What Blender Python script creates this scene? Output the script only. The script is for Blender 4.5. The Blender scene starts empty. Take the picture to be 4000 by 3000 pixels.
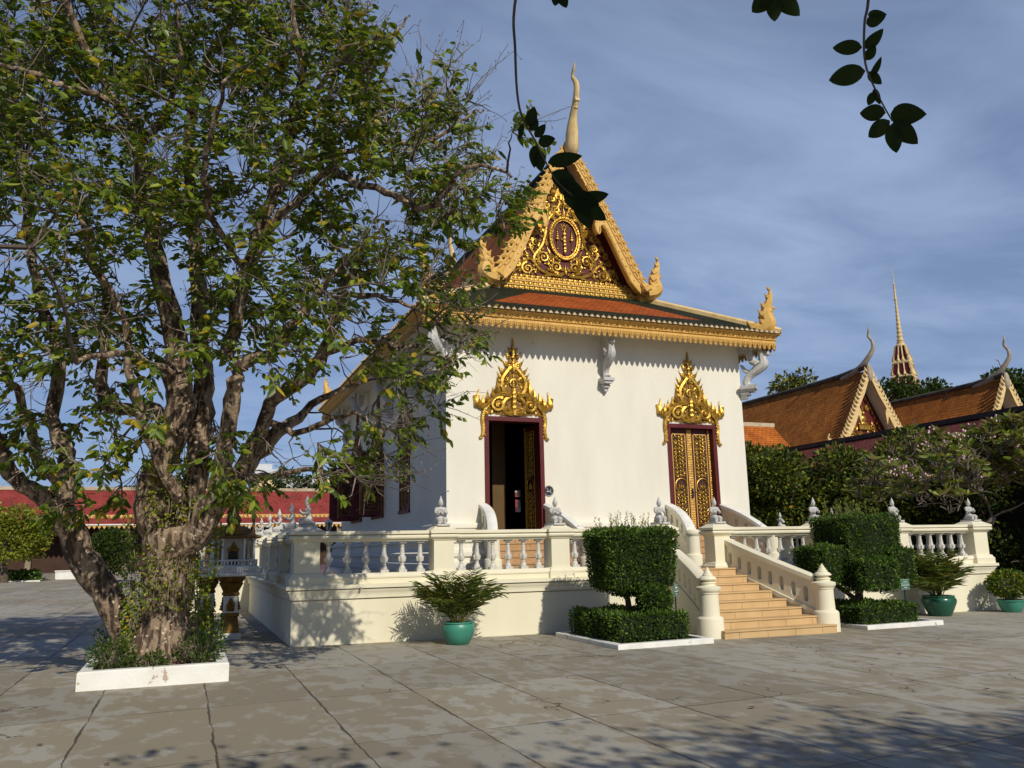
import bpy, bmesh, math, random
import numpy as np
from mathutils import Vector, Matrix
from mathutils.geometry import tessellate_polygon
rnd = random.Random(7)
PI = math.pi
S = bpy.context.scene
COL = S.collection
# ------------------------------------------------------------------ camera
cam = bpy.data.objects.new("camera", bpy.data.cameras.new("camera"))
COL.objects.link(cam); S.camera = cam
cam.data.sensor_fit = 'HORIZONTAL'; cam.data.sensor_width = 36
cam.data.lens = 3255/4000*36
cam.data.clip_start = .05; cam.data.clip_end = 2000
_yaw, _pit, _rol = [math.radians(a) for a in (21.35, 11.24, -1.154)]
_f = Vector((math.sin(_yaw)*math.cos(_pit), math.cos(_yaw)*math.cos(_pit), math.sin(_pit)))
_r0 = Vector((math.cos(_yaw), -math.sin(_yaw), 0)); _u0 = _r0.cross(_f)
_r = math.cos(_rol)*_r0+math.sin(_rol)*_u0; _u = -math.sin(_rol)*_r0+math.cos(_rol)*_u0
CAMPOS = Vector((-1.828, -15.619, 1.6))
cam.matrix_world = Matrix(((_r.x, _u.x, -_f.x, CAMPOS.x), (_r.y, _u.y, -_f.y, CAMPOS.y), (_r.z, _u.z, -_f.z, CAMPOS.z), (0, 0, 0, 1)))
# ------------------------------------------------------------------ light
SUN = Vector((.12, -1, .72)).normalized()
EL = math.asin(SUN.z); AZ = math.atan2(SUN.x, SUN.y)
W = bpy.data.worlds.new("World"); S.world = W; W.use_nodes = True
nt = W.node_tree; nd = nt.nodes; nd.clear()
def N(nt, t, **k):
    n = nt.nodes.new(t)
    for a, b in k.items(): setattr(n, a, b)
    return n
sky = N(nt, 'ShaderNodeTexSky', sky_type='NISHITA', sun_disc=False, sun_elevation=EL, sun_rotation=AZ)
sky.air_density = 1.0; sky.dust_density = .8; sky.ozone_density = 1.6
bg = N(nt, 'ShaderNodeBackground'); out = N(nt, 'ShaderNodeOutputWorld')
bg.inputs['Strength'].default_value = SKY = .038
geo = N(nt, 'ShaderNodeTexCoord')
sep = N(nt, 'ShaderNodeSeparateXYZ'); nt.links.new(geo.outputs['Generated'], sep.inputs[0])
# thin high cloud: noise over a plane far above (direction / z)
zc = N(nt, 'ShaderNodeMath', operation='MAXIMUM'); nt.links.new(sep.outputs['Z'], zc.inputs[0]); zc.inputs[1].default_value = .06
zc2 = N(nt, 'ShaderNodeMath', operation='ADD'); nt.links.new(zc.outputs[0], zc2.inputs[0]); zc2.inputs[1].default_value = .12
dv = N(nt, 'ShaderNodeVectorMath', operation='DIVIDE'); nt.links.new(geo.outputs['Generated'], dv.inputs[0])
cmb = N(nt, 'ShaderNodeCombineXYZ')
for i in range(3): nt.links.new(zc2.outputs[0], cmb.inputs[i])
nt.links.new(cmb.outputs[0], dv.inputs[1])
mp = N(nt, 'ShaderNodeMapping'); mp.inputs['Rotation'].default_value = (0, 0, .55); mp.inputs['Scale'].default_value = (.75, 1.5, 1)
mp.inputs['Location'].default_value = (5.1, 1.7, 0)
nt.links.new(dv.outputs[0], mp.inputs[0])
no = N(nt, 'ShaderNodeTexNoise'); no.inputs['Scale'].default_value = 1.7; no.inputs['Detail'].default_value = 7; no.inputs['Roughness'].default_value = .55
no.inputs['Distortion'].default_value = .5
nt.links.new(mp.outputs[0], no.inputs[0])
cr = N(nt, 'ShaderNodeValToRGB'); cr.color_ramp.elements[0].position = .36; cr.color_ramp.elements[1].position = .72; cr.color_ramp.elements[0].color = (.46, .46, .46, 1)
nt.links.new(no.outputs['Fac'], cr.inputs[0])
# cloud shaped to brighten the seen sky ahead (+y, +x) without more fill
mr = N(nt, 'ShaderNodeMapRange'); mr.inputs[1].default_value = .2; mr.inputs[2].default_value = 1.15; mr.inputs[3].default_value = .02; mr.inputs[4].default_value = 1
hz = N(nt, 'ShaderNodeMath', operation='MULTIPLY_ADD'); nt.links.new(sep.outputs['X'], hz.inputs[0]); hz.inputs[1].default_value = .62; nt.links.new(sep.outputs['Y'], hz.inputs[2]); nt.links.new(hz.outputs[0], mr.inputs[0])
mu = N(nt, 'ShaderNodeMath', operation='MULTIPLY'); nt.links.new(cr.outputs[0], mu.inputs[0]); nt.links.new(mr.outputs[0], mu.inputs[1])
mx = N(nt, 'ShaderNodeMixRGB'); nt.links.new(mu.outputs[0], mx.inputs[0]); tn = N(nt, 'ShaderNodeMixRGB', blend_type='MULTIPLY'); tn.inputs[0].default_value = 1; nt.links.new(sky.outputs[0], tn.inputs[1]); tn.inputs[2].default_value = (1.0, 1.26, 1.85, 1); nt.links.new(tn.outputs[0], mx.inputs[1])
mx.inputs[2].default_value = (9.6, 12.6, 18.4, 1)
nt.links.new(mx.outputs[0], bg.inputs[0]); nt.links.new(bg.outputs[0], out.inputs[0])
sl = bpy.data.lights.new("sun", 'SUN'); sl.energy = 3.6; sl.angle = math.radians(.55); sl.color = (1, .93, .79)
so = bpy.data.objects.new("sun", sl); COL.objects.link(so)
so.rotation_euler = SUN.to_track_quat('Z', 'Y').to_euler(); so.location = (5, -30, 30)
S.view_settings.view_transform = 'Standard'; S.view_settings.look = 'None'
S.view_settings.exposure = 0; S.view_settings.gamma = 1
S.cycles.max_bounces = 6; S.cycles.transparent_max_bounces = 4
# ------------------------------------------------------------------ materials
MATS = {}
def mat(name, col, rough=.75, col2=None, nscale=3.0, lo=.35, hi=.65, bump=.15, bscale=40, metal=0, spec=.35, stain=None, stain_scale=1.2, stain_lo=.6, stain_hi=.68, det=6, streak=False):
    m = bpy.data.materials.new(name); m.use_nodes = True; MATS[name] = m
    nt = m.node_tree; b = nt.nodes['Principled BSDF']
    b.inputs['Roughness'].default_value = rough; b.inputs['Metallic'].default_value = metal
    b.inputs['Specular IOR Level'].default_value = spec
    tc = N(nt, 'ShaderNodeTexCoord')
    c1 = (*col, 1); c2 = (*(col2 or [c*.8 for c in col]), 1)
    no = N(nt, 'ShaderNodeTexNoise'); no.inputs['Scale'].default_value = nscale; no.inputs['Detail'].default_value = det
    src = tc.outputs['Object']
    if streak:
        mpp = N(nt, 'ShaderNodeMapping'); mpp.inputs['Scale'].default_value = (1, 1, .22)
        nt.links.new(src, mpp.inputs[0]); src = mpp.outputs[0]
    nt.links.new(src, no.inputs[0])
    r = N(nt, 'ShaderNodeValToRGB'); r.color_ramp.elements[0].position = lo; r.color_ramp.elements[1].position = hi
    r.color_ramp.elements[0].color = c1; r.color_ramp.elements[1].color = c2
    nt.links.new(no.outputs['Fac'], r.inputs[0]); outc = r.outputs[0]
    if stain:
        n2 = N(nt, 'ShaderNodeTexNoise'); n2.inputs['Scale'].default_value = stain_scale; n2.inputs['Detail'].default_value = 8; n2.inputs['Roughness'].default_value = .65
        nt.links.new(tc.outputs['Object'], n2.inputs[0])
        r2 = N(nt, 'ShaderNodeMapRange'); r2.inputs[1].default_value = stain_lo; r2.inputs[2].default_value = stain_hi
        nt.links.new(n2.outputs['Fac'], r2.inputs[0])
        mm = N(nt, 'ShaderNodeMixRGB'); nt.links.new(r2.outputs[0], mm.inputs[0]); nt.links.new(outc, mm.inputs[1]); mm.inputs[2].default_value = (*stain, 1)
        outc = mm.outputs[0]
    nt.links.new(outc, b.inputs['Base Color'])
    if bump:
        n3 = N(nt, 'ShaderNodeTexNoise'); n3.inputs['Scale'].default_value = bscale; n3.inputs['Detail'].default_value = 4
        nt.links.new(tc.outputs['Object'], n3.inputs[0])
        bp = N(nt, 'ShaderNodeBump'); bp.inputs['Strength'].default_value = bump; bp.inputs['Distance'].default_value = .02
        nt.links.new(n3.outputs['Fac'], bp.inputs['Height']); nt.links.new(bp.outputs[0], b.inputs['Normal'])
    return m
def leafmat(name, col, tcol, mix=.3, rough=.4, spec=.4):
    m = bpy.data.materials.new(name); m.use_nodes = True; MATS[name] = m
    nt = m.node_tree; b = nt.nodes['Principled BSDF']; o = nt.nodes['Material Output']
    tc = N(nt, 'ShaderNodeTexCoord'); no = N(nt, 'ShaderNodeTexNoise'); no.inputs['Scale'].default_value = 1.7; no.inputs['Detail'].default_value = 3
    nt.links.new(tc.outputs['Object'], no.inputs[0])
    r = N(nt, 'ShaderNodeValToRGB'); r.color_ramp.elements[0].position = .35; r.color_ramp.elements[1].position = .7
    r.color_ramp.elements[0].color = (*[c*.75 for c in col], 1); r.color_ramp.elements[1].color = (*[c*1.3 for c in col], 1)
    nt.links.new(no.outputs['Fac'], r.inputs[0]); nt.links.new(r.outputs[0], b.inputs['Base Color'])
    b.inputs['Roughness'].default_value = rough; b.inputs['Specular IOR Level'].default_value = spec
    t = N(nt, 'ShaderNodeBsdfTranslucent'); t.inputs[0].default_value = (*tcol, 1)
    ms = N(nt, 'ShaderNodeMixShader'); ms.inputs[0].default_value = mix
    nt.links.new(b.outputs[0], ms.inputs[1]); nt.links.new(t.outputs[0], ms.inputs[2]); nt.links.new(ms.outputs[0], o.inputs[0])
    return m
def tilemat(name, col, col2, mort, bw=.2, bh=.16, rough=.6, bump=.6):
    """rows of small roof tiles; uses UVs in metres (u along the eave, v up the slope)"""
    m = bpy.data.materials.new(name); m.use_nodes = True; MATS[name] = m
    nt = m.node_tree; b = nt.nodes['Principled BSDF']
    uv = N(nt, 'ShaderNodeUVMap'); br = N(nt, 'ShaderNodeTexBrick')
    br.inputs['Scale'].default_value = 1; br.inputs['Brick Width'].default_value = bw; br.inputs['Row Height'].default_value = bh
    br.inputs['Mortar Size'].default_value = bw*.055; br.inputs['Mortar Smooth'].default_value = .5; br.inputs['Bias'].default_value = -.1
    br.inputs['Color1'].default_value = (*col, 1); br.inputs['Color2'].default_value = (*col2, 1); br.inputs['Mortar'].default_value = (*mort, 1)
    nt.links.new(uv.outputs[0], br.inputs[0])
    no = N(nt, 'ShaderNodeTexNoise'); no.inputs['Scale'].default_value = .9; no.inputs['Detail'].default_value = 8; no.inputs['Roughness'].default_value = .7
    tc = N(nt, 'ShaderNodeTexCoord'); nt.links.new(tc.outputs['Object'], no.inputs[0])
    mr = N(nt, 'ShaderNodeMapRange'); mr.inputs[1].default_value = .3; mr.inputs[2].default_value = .75; mr.inputs[3].default_value = .55; mr.inputs[4].default_value = 1.25
    nt.links.new(no.outputs['Fac'], mr.inputs[0])
    mm = N(nt, 'ShaderNodeMixRGB', blend_type='MULTIPLY'); mm.inputs[0].default_value = 1
    nt.links.new(br.outputs[0], mm.inputs[1]); nt.links.new(mr.outputs[0], mm.inputs[2]); nt.links.new(mm.outputs[0], b.inputs['Base Color'])
    # saw profile per row for the lapped courses
    sp = N(nt, 'ShaderNodeSeparateXYZ'); nt.links.new(uv.outputs[0], sp.inputs[0])
    d = N(nt, 'ShaderNodeMath', operation='DIVIDE'); d.inputs[1].default_value = bh; nt.links.new(sp.outputs['Y'], d.inputs[0])
    fr = N(nt, 'ShaderNodeMath', operation='FRACT'); nt.links.new(d.outputs[0], fr.inputs[0])
    sb = N(nt, 'ShaderNodeMath', operation='SUBTRACT'); nt.links.new(br.outputs['Fac'], sb.inputs[1]); sb.inputs[0].default_value = 1
    ad = N(nt, 'ShaderNodeMath', operation='SUBTRACT'); nt.links.new(sb.outputs[0], ad.inputs[0]); nt.links.new(fr.outputs[0], ad.inputs[1])
    bp = N(nt, 'ShaderNodeBump'); bp.inputs['Strength'].default_value = bump; bp.inputs['Distance'].default_value = .03
    nt.links.new(ad.outputs[0], bp.inputs['Height']); nt.links.new(bp.outputs[0], b.inputs['Normal'])
    b.inputs['Roughness'].default_value = .85; b.inputs['Specular IOR Level'].default_value = .12
    return m
wallm = mat('wall_plaster', (.80, .765, .655), .85, (.72, .68, .575), 1.3, .35, .72, .2, 14, stain=(.60, .54, .40), stain_scale=2.2, stain_lo=.655, stain_hi=.70, streak=True)
terrm = mat('cream_plaster', (.80, .75, .57), .85, (.72, .67, .50), 1.4, .35, .7, .15, 25, stain=(.50, .46, .36), stain_scale=2.6, stain_lo=.70, stain_hi=.74, streak=True)
whitem = mat('white_paint', (.80, .79, .74), .75, (.68, .67, .62), 3.5, .4, .72, .3, 22, stain=(.42, .38, .32), stain_scale=4.5, stain_lo=.62, stain_hi=.66)
statm = mat('grey_stone_paint', (.58, .57, .54), .8, (.42, .41, .39), 14, .35, .75, .25, 80)
balm = mat('baluster_stone', (.62, .60, .55), .8, (.50, .48, .44), 9, .35, .7, .2, 60)
goldp = mat('yellow_gold_paint', (.72, .45, .12), .55, (.58, .33, .07), 5, .35, .75, .35, 45, spec=.4)
goldm = mat('gold_leaf', (.64, .40, .075), .33, (.34, .18, .02), 11, .38, .66, .5, 45, metal=.75, spec=.5)
golddk = mat('old_gold', (.27, .15, .03), .5, (.13, .06, .01), 9, .35, .7, .4, 60, metal=.35)
paleg = mat('pale_gold', (.74, .56, .28), .6, (.62, .43, .17), 4, .35, .7, .25, 40)
redm = mat('dark_red_paint', (.115, .014, .015), .45, (.085, .010, .012), 4, .4, .7, .08, 40)
tymr = mat('maroon_ground', (.10, .012, .013), .6, (.07, .009, .010), 4, .4, .7, .1, 40)
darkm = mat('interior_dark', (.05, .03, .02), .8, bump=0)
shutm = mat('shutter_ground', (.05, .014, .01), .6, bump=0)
soffm = mat('soffit_cream', (.76, .69, .57), .85, (.68, .61, .50), 1.5, .4, .7, .05, 20)
stepm = mat('ochre_tile', (.60, .41, .20), .5, (.52, .345, .16), 3, .35, .7, .06, 60, spec=.4)
steps2 = mat('ochre_granite', (.50, .31, .16), .7, (.36, .22, .10), 30, .35, .65, .1, 60)
grout = mat('grout_dark', (.16, .10, .06), .9, bump=0)
floorm = mat('dark_tile_floor', (.05, .055, .07), .18, (.035, .04, .05), 2, bump=.02, spec=.5)
tile_or = tilemat('orange_tile', (.44, .105, .022), (.33, .07, .016), (.10, .025, .01), .17, .13)
tile_gr = tilemat('dark_green_tile', (.035, .037, .02), (.02, .024, .014), (.007, .008, .006), .17, .13)
tile_br = tilemat('brown_tile', (.38, .115, .024), (.28, .08, .018), (.07, .024, .01), .17, .13)
tile_rd = tilemat('red_tile', (.35, .065, .055), (.29, .048, .042), (.15, .025, .02), .3, .22, .55, .35)
tile_pl = tilemat('plum_tile', (.21, .065, .055), (.16, .045, .04), (.05, .012, .014), .26, .2)
tile_o2 = tilemat('rust_tile', (.52, .19, .035), (.38, .125, .026), (.12, .04, .013), .24, .19)
barkm = mat('mottled_bark', (.31, .225, .15), .9, (.075, .048, .033), 15, .43, .56, .9, 22, stain=(.60, .50, .38), stain_scale=17, stain_lo=.59, stain_hi=.63, det=3, streak=True)
barkd = mat('dark_bark', (.075, .055, .042), .9, (.13, .10, .075), 8, .4, .65, .6, 25)
twigm = mat('grey_twig', (.30, .25, .20), .9, (.14, .10, .08), 12, .4, .6, 0)
soilm = mat('soil', (.10, .07, .045), .95, (.05, .035, .025), 9, bump=.6, bscale=18)
potm = mat('green_glaze', (.055, .27, .19), .4, (.04, .21, .145), 3, .35, .7, .08, 18, spec=.5)
potd = mat('dark_green_glaze', (.02, .105, .065), .25, (.016, .085, .05), 3, bump=.03, spec=.5)
signg = mat('sign_green', (.06, .16, .11), .5, bump=0)
signp = mat('sign_post', (.02, .045, .055), .5, bump=0)
signw = mat('sign_white', (.72, .76, .70), .6, bump=0)
blackm = mat('black_paint', (.02, .02, .022), .5, bump=0)
greym = mat('grey_metal', (.35, .35, .35), .5, bump=0)
flowm = mat('pink_petal', (.8, .5, .55), .6, bump=0)
deadm = mat('dry_leaf', (.22, .09, .03), .8, (.12, .05, .02), 20, bump=0)
lf1 = leafmat('leaf_mid', (.11, .165, .016), (.30, .42, .02))
lf2 = leafmat('leaf_dark', (.055, .092, .012), (.14, .22, .015))
lf3 = leafmat('leaf_yellow', (.42, .31, .02), (.45, .36, .03), .35)
lf4 = leafmat('leaf_light', (.22, .27, .025), (.42, .50, .03))
hd1 = leafmat('hedge_leaf', (.045, .092, .013), (.12, .21, .02), .2, .5, .25)
hd2 = leafmat('hedge_leaf_light', (.14, .22, .026), (.28, .40, .03), .25, .5, .25)
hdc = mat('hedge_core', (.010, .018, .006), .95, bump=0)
pl1 = leafmat('palm_leaf', (.13, .18, .022), (.26, .34, .03), .25, .4)
pl2 = leafmat('palm_leaf_yellow', (.16, .13, .02), (.30, .26, .03), .25, .4)
fr1 = leafmat('frangipani_leaf', (.19, .22, .04), (.34, .36, .05), .25, .45)
fr2 = leafmat('frangipani_leaf_old', (.17, .14, .04), (.30, .24, .05), .25, .45)
bg1 = leafmat('far_leaf', (.038, .062, .012), (.08, .12, .015), .2, .6, .2)
bg2 = leafmat('far_leaf_light', (.17, .19, .02), (.28, .30, .02), .2, .6, .2)
hang = leafmat('shaded_leaf', (.014, .024, .006), (.04, .07, .008), .3, .7, .15)  # tree shade darkened into the leaf colour of the hanging twigs
# ------------------------------------------------------------------ helpers
def gz(x): return -.006*x
class MB:
    def __init__(s): s.v = []; s.f = []; s.m = []; s.sm = []; s.uv = None
    def add(s, vs, fs, mi=0, sm=False):
        o = len(s.v); s.v += [tuple(p) for p in vs]
        for f in fs: s.f.append(tuple(i+o for i in f)); s.m.append(mi); s.sm.append(sm)
    def box(s, a, b, mi=0):
        x0, y0, z0 = a; x1, y1, z1 = b
        s.add([(x0,y0,z0),(x1,y0,z0),(x1,y1,z0),(x0,y1,z0),(x0,y0,z1),(x1,y0,z1),(x1,y1,z1),(x0,y1,z1)],
              [(0,3,2,1),(4,5,6,7),(0,1,5,4),(1,2,6,5),(2,3,7,6),(3,0,4,7)], mi)
    def frustum(s, c, z0, z1, h0, h1, mi=0):
        x, y = c; a, b = h0; d, e = h1
        s.add([(x-a,y-b,z0),(x+a,y-b,z0),(x+a,y+b,z0),(x-a,y+b,z0),(x-d,y-e,z1),(x+d,y-e,z1),(x+d,y+e,z1),(x-d,y+e,z1)],
              [(0,3,2,1),(4,5,6,7),(0,1,5,4),(1,2,6,5),(2,3,7,6),(3,0,4,7)], mi)
    def lathe(s, c, prof, seg=16, mi=0, sm=True, ribs=0, rib=0):
        x, y, z = c; vs = []; n = len(prof)
        for r, h in prof:
            for k in range(seg):
                a = 2*PI*k/seg; q = r*(1-(rib if (ribs and k % 2) else 0))
                vs.append((x+q*math.cos(a), y+q*math.sin(a), z+h))
        fs = [(i*seg+k, i*seg+(k+1) % seg, (i+1)*seg+(k+1) % seg, (i+1)*seg+k) for i in range(n-1) for k in range(seg)]
        s.add(vs, fs, mi, sm)
        s.add([vs[k] for k in range(seg)], [tuple(range(seg-1, -1, -1))], mi)
        s.add([vs[(n-1)*seg+k] for k in range(seg)], [tuple(range(seg))], mi)
    def tube(s, pts, rad, seg=6, mi=0, sm=True, flat=None):
        pts = [Vector(p) for p in pts]; n = len(pts)
        if not hasattr(rad, '__len__'): rad = [rad]*n
        vs = []; up = Vector((.31, .2, .93)); prev = None
        for i, p in enumerate(pts):
            t = (pts[min(i+1, n-1)]-pts[max(i-1, 0)])
            t = t.normalized() if t.length > 1e-9 else Vector((0, 0, 1))
            if prev is None:
                a = t.cross(up)
                if a.length < .1: a = t.cross(Vector((1, 0, 0)))
                a.normalize()
            else:
                a = prev-t*prev.dot(t); a.normalize()
            prev = a; b = t.cross(a)
            for k in range(seg):
                an = 2*PI*k/seg; off = (a*math.cos(an)+b*math.sin(an))*rad[i]
                if flat: off = Vector((off.x*flat[0], off.y*flat[1], off.z*flat[2]))
                vs.append(p+off)
        fs = [(i*seg+k, i*seg+(k+1) % seg, (i+1)*seg+(k+1) % seg, (i+1)*seg+k) for i in range(n-1) for k in range(seg)]
        fs += [tuple(range(seg-1, -1, -1)), tuple((n-1)*seg+k for k in range(seg))]
        s.add(vs, fs, mi, sm)
    def ell(s, c, r, seg=8, rings=5, mi=0, sm=True):
        if not hasattr(r, '__len__'): r = (r, r, r)
        vs = [(c[0], c[1], c[2]-r[2])]
        for i in range(1, rings):
            t = PI*i/rings-PI/2
            for k in range(seg):
                a = 2*PI*k/seg
                vs.append((c[0]+r[0]*math.cos(t)*math.cos(a), c[1]+r[1]*math.cos(t)*math.sin(a), c[2]+r[2]*math.sin(t)))
        vs.append((c[0], c[1], c[2]+r[2])); L = len(vs)-1
        fs = [(0, 1+(k+1) % seg, 1+k) for k in range(seg)]
        for i in range(rings-2):
            for k in range(seg): fs.append((1+i*seg+k, 1+i*seg+(k+1) % seg, 1+(i+1)*seg+(k+1) % seg, 1+(i+1)*seg+k))
        fs += [(L, 1+(rings-2)*seg+k, 1+(rings-2)*seg+(k+1) % seg) for k in range(seg)]
        s.add(vs, fs, mi, sm)
    def poly(s, loops, thick, fn, mi=0, mside=None):
        """flat polygon with holes extruded; fn(u, v, t) -> xyz, t in 0..thick"""
        tri = tessellate_polygon([[Vector((u, v, 0)) for u, v in L] for L in loops])
        flat = [p for L in loops for p in L]
        s.add([fn(u, v, 0) for u, v in flat], [tuple(t) for t in tri], mi)
        s.add([fn(u, v, thick) for u, v in flat], [tuple(reversed(t)) for t in tri], mi)
        for L in loops:
            n = len(L); vs = [fn(u, v, 0) for u, v in L]+[fn(u, v, thick) for u, v in L]
            s.add(vs, [(i, (i+1) % n, n+(i+1) % n, n+i) for i in range(n)], mi if mside is None else mside)
    def sweep(s, path, prof, mi=0, closed=False, sm=False):
        """mitred moulding: path in plan, prof [(offset to the right of travel, z)]"""
        P = [Vector((p[0], p[1])) for p in path]; n = len(P); vs = []; k = len(prof)
        for i in range(n):
            if closed: a, b = P[i]-P[i-1], P[(i+1) % n]-P[i]
            else: a = P[i]-P[max(i-1, 0)] if i else P[1]-P[0]; b = P[min(i+1, n-1)]-P[i] if i < n-1 else a
            a = a.normalized(); b = b.normalized()
            na = Vector((a.y, -a.x)); nb = Vector((b.y, -b.x)); m = (na+nb); m = m/max(1e-6, m.length); c = max(.2, m.dot(na))
            for o, z in prof: q = P[i]+m*(o/c); vs.append((q.x, q.y, z))
        rng = range(n if closed else n-1)
        fs = [(i*k+j, ((i+1) % n)*k+j, ((i+1) % n)*k+j+1, i*k+j+1) for i in rng for j in range(k-1)]
        s.add(vs, fs, mi, sm)
        if not closed:
            for i in (0, n-1): s.add([vs[i*k+j] for j in range(k)], [tuple(range(k))], mi)
    def xf(s, M, start=0):
        for i in range(start, len(s.v)): s.v[i] = tuple(M @ Vector(s.v[i]))
    def merge(s, o, M=None):
        vs = o.v if M is None else [tuple(M @ Vector(p)) for p in o.v]
        k = len(s.v); s.v += vs
        for f in o.f: s.f.append(tuple(i+k for i in f))
        s.m += o.m; s.sm += o.sm
    def mesh(s, name, mats, org=(0, 0, 0)):
        me = bpy.data.meshes.new(name); o = org
        me.from_pydata([(p[0]-o[0], p[1]-o[1], p[2]-o[2]) for p in s.v], [], s.f)
        for m in mats: me.materials.append(m)
        me.polygons.foreach_set('material_index', s.m); me.polygons.foreach_set('use_smooth', s.sm)
        if s.uv: 
            l = me.uv_layers.new(name='UVMap'); flat = [c for f in s.uv for p in f for c in p]; l.data.foreach_set('uv', flat)
        me.set_sharp_from_angle(angle=math.radians(38)); me.update(); return me
    def build(s, name, mats, parent=None, org=None, bevel=0, recalc=True):
        if not isinstance(mats, (list, tuple)): mats = [mats]
        if org is None: org = parent['_o'] if parent is not None else (0, 0, 0)
        me = s.mesh(name, mats, org)
        if recalc and not s.uv:
            bm = bmesh.new(); bm.from_mesh(me); bmesh.ops.recalc_face_normals(bm, faces=bm.faces); bm.to_mesh(me); bm.free(); me.set_sharp_from_angle(angle=math.radians(38))
        ob = bpy.data.objects.new(name, me); COL.objects.link(ob); ob['_o'] = tuple(org)
        if parent is not None: ob.parent = parent
        else: ob.location = org
        if bevel:
            b = ob.modifiers.new('bevel', 'BEVEL'); b.width = bevel; b.segments = 2; b.limit_method = 'ANGLE'; b.angle_limit = math.radians(40)
        return ob
def tag(o, label, cat, group=None):
    o['label'] = label; o['category'] = cat
    if group: o['group'] = group
    return o
def thing(name, loc, label, cat, group=None):
    o = bpy.data.objects.new(name, None); COL.objects.link(o); o.location = loc; o['_o'] = tuple(loc); o.empty_display_size = .2
    return tag(o, label, cat, group)
def struct(o): o['kind'] = 'structure'; return o
def dup(root, loc, rz=0, label=None, group=None, scale=None):
    def cp(o, par):
        c = o.copy(); COL.objects.link(c); c.parent = par
        for ch in list(o.children): cp(ch, c)
        return c
    r = cp(root, root.parent); r.location = loc; r.rotation_euler = (0, 0, rz)
    if scale: r.scale = (scale,)*3
    if label: r['label'] = label
    if group: r['group'] = group
    return r
def part_copy(o, parent, loc=(0, 0, 0), rz=0):
    c = o.copy(); COL.objects.link(c); c.parent = parent; c.location = loc; c.rotation_euler = (0, 0, rz)
    return c
def smooth_path(pts, n=6):
    """Catmull-Rom through points (any dimension)"""
    P = [np.array(p, float) for p in pts]; out = []
    for i in range(len(P)-1):
        p0 = P[max(i-1, 0)]; p1 = P[i]; p2 = P[i+1]; p3 = P[min(i+2, len(P)-1)]
        for k in range(n):
            t = k/n
            out.append(.5*((2*p1)+(-p0+p2)*t+(2*p0-5*p1+4*p2-p3)*t*t+(-p0+3*p1-3*p2+p3)*t**3))
    out.append(P[-1]); return out
def leaves(name, pos, dirs, length, width, mats, weights, parent=None, org=None, fold=.25, jitter=.35, seed=1, upbias=.6, curl=.0):
    """many folded leaf blades as one mesh. pos, dirs: (n,3) arrays; length, width: arrays or numbers"""
    g = np.random.default_rng(seed); n = len(pos)
    pos = np.asarray(pos, float); d = np.asarray(dirs, float); d /= np.linalg.norm(d, axis=1)[:, None]+1e-9
    L = np.broadcast_to(np.asarray(length, float), (n,))[:, None]*g.uniform(.55, 1.3, (n, 1)); Wd = np.broadcast_to(np.asarray(width, float), (n,))[:, None]*g.uniform(.75, 1.2, (n, 1))
    up = np.array([0, 0, upbias])+g.normal(0, jitter+.25, (n, 3))
    side = np.cross(d, up); side /= np.linalg.norm(side, axis=1)[:, None]+1e-9
    nor = np.cross(side, d)
    b = pos; t = pos+d*L-nor*L*curl
    def q(a, w): return pos+d*L*a+side*Wd*w+nor*Wd*abs(w)*fold-nor*L*curl*a*a
    V = np.stack([b, q(.33, .5), q(.72, .38), t, q(.72, -.38), q(.33, -.5)], 1).reshape(-1, 3)
    k = np.arange(n)[:, None]*6
    F = np.concatenate([k+np.array([[0, 1, 2, 3]]), k+np.array([[0, 3, 4, 5]])], 1).reshape(-1)
    org = org if org is not None else (parent['_o'] if parent is not None else (0, 0, 0))
    me = bpy.data.meshes.new(name); V = V-np.array(org)
    me.vertices.add(n*6); me.vertices.foreach_set('co', V.astype(np.float32).ravel())
    me.loops.add(n*8); me.loops.foreach_set('vertex_index', F.astype(np.int32))
    me.polygons.add(n*2); me.polygons.foreach_set('loop_start', np.arange(0, n*8, 4, dtype=np.int32))
    for m in mats: me.materials.append(m)
    mi = g.choice(len(mats), n, p=np.array(weights)/sum(weights))
    me.polygons.foreach_set('material_index', np.repeat(mi, 2).astype(np.int32))
    me.update(calc_edges=True); me.validate()
    ob = bpy.data.objects.new(name, me); COL.objects.link(ob); ob['_o'] = tuple(org)
    if parent is not None: ob.parent = parent
    else: ob.location = org
    return ob
def boxleaves(shapes, dens, seed=1):
    """points and outward directions over box shells: shapes [(cx,cy,cz,hx,hy,hz)]"""
    g = np.random.default_rng(seed); P = []; D = []
    for cx, cy, cz, hx, hy, hz in shapes:
        ph = g.uniform(0, 6, 3)
        for ax in range(3):
            for sg in (-1, 1):
                h = [hx, hy, hz]; o = [i for i in range(3) if i != ax]
                n = int(4*h[o[0]]*h[o[1]]*dens)
                p = np.zeros((n, 3)); p[:, ax] = sg*h[ax]+g.normal(0, .022, n); 
                for i in o: p[:, i] = g.uniform(-1, 1, n)*h[i]
                # round the arrises a little
                e = np.abs(p)/np.array(h); rr = np.clip((np.sort(e, 1)[:, 1]-.88)/.12, 0, 1)
                p[:, ax] -= sg*rr*.03
                p[:, ax] += sg*.028*(np.sin(p[:, o[0]]*8+ph[0])+np.sin(p[:, o[1]]*7+ph[1])*.8-.6)
                d = g.normal(0, .55, (n, 3)); d[:, ax] += sg*.75; d[:, 2] += .25
                P.append(p+np.array([cx, cy, cz])); D.append(d)
    return np.concatenate(P), np.concatenate(D)
def ellleaves(c, r, n, g, shell=.55):
    d = g.normal(0, 1, (n, 3)); d /= np.linalg.norm(d, axis=1)[:, None]
    rad = shell+(1-shell)*g.random(n)**.6
    return np.array(c)+d*np.array(r)*rad[:, None], d+g.normal(0, .5, (n, 3))
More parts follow.
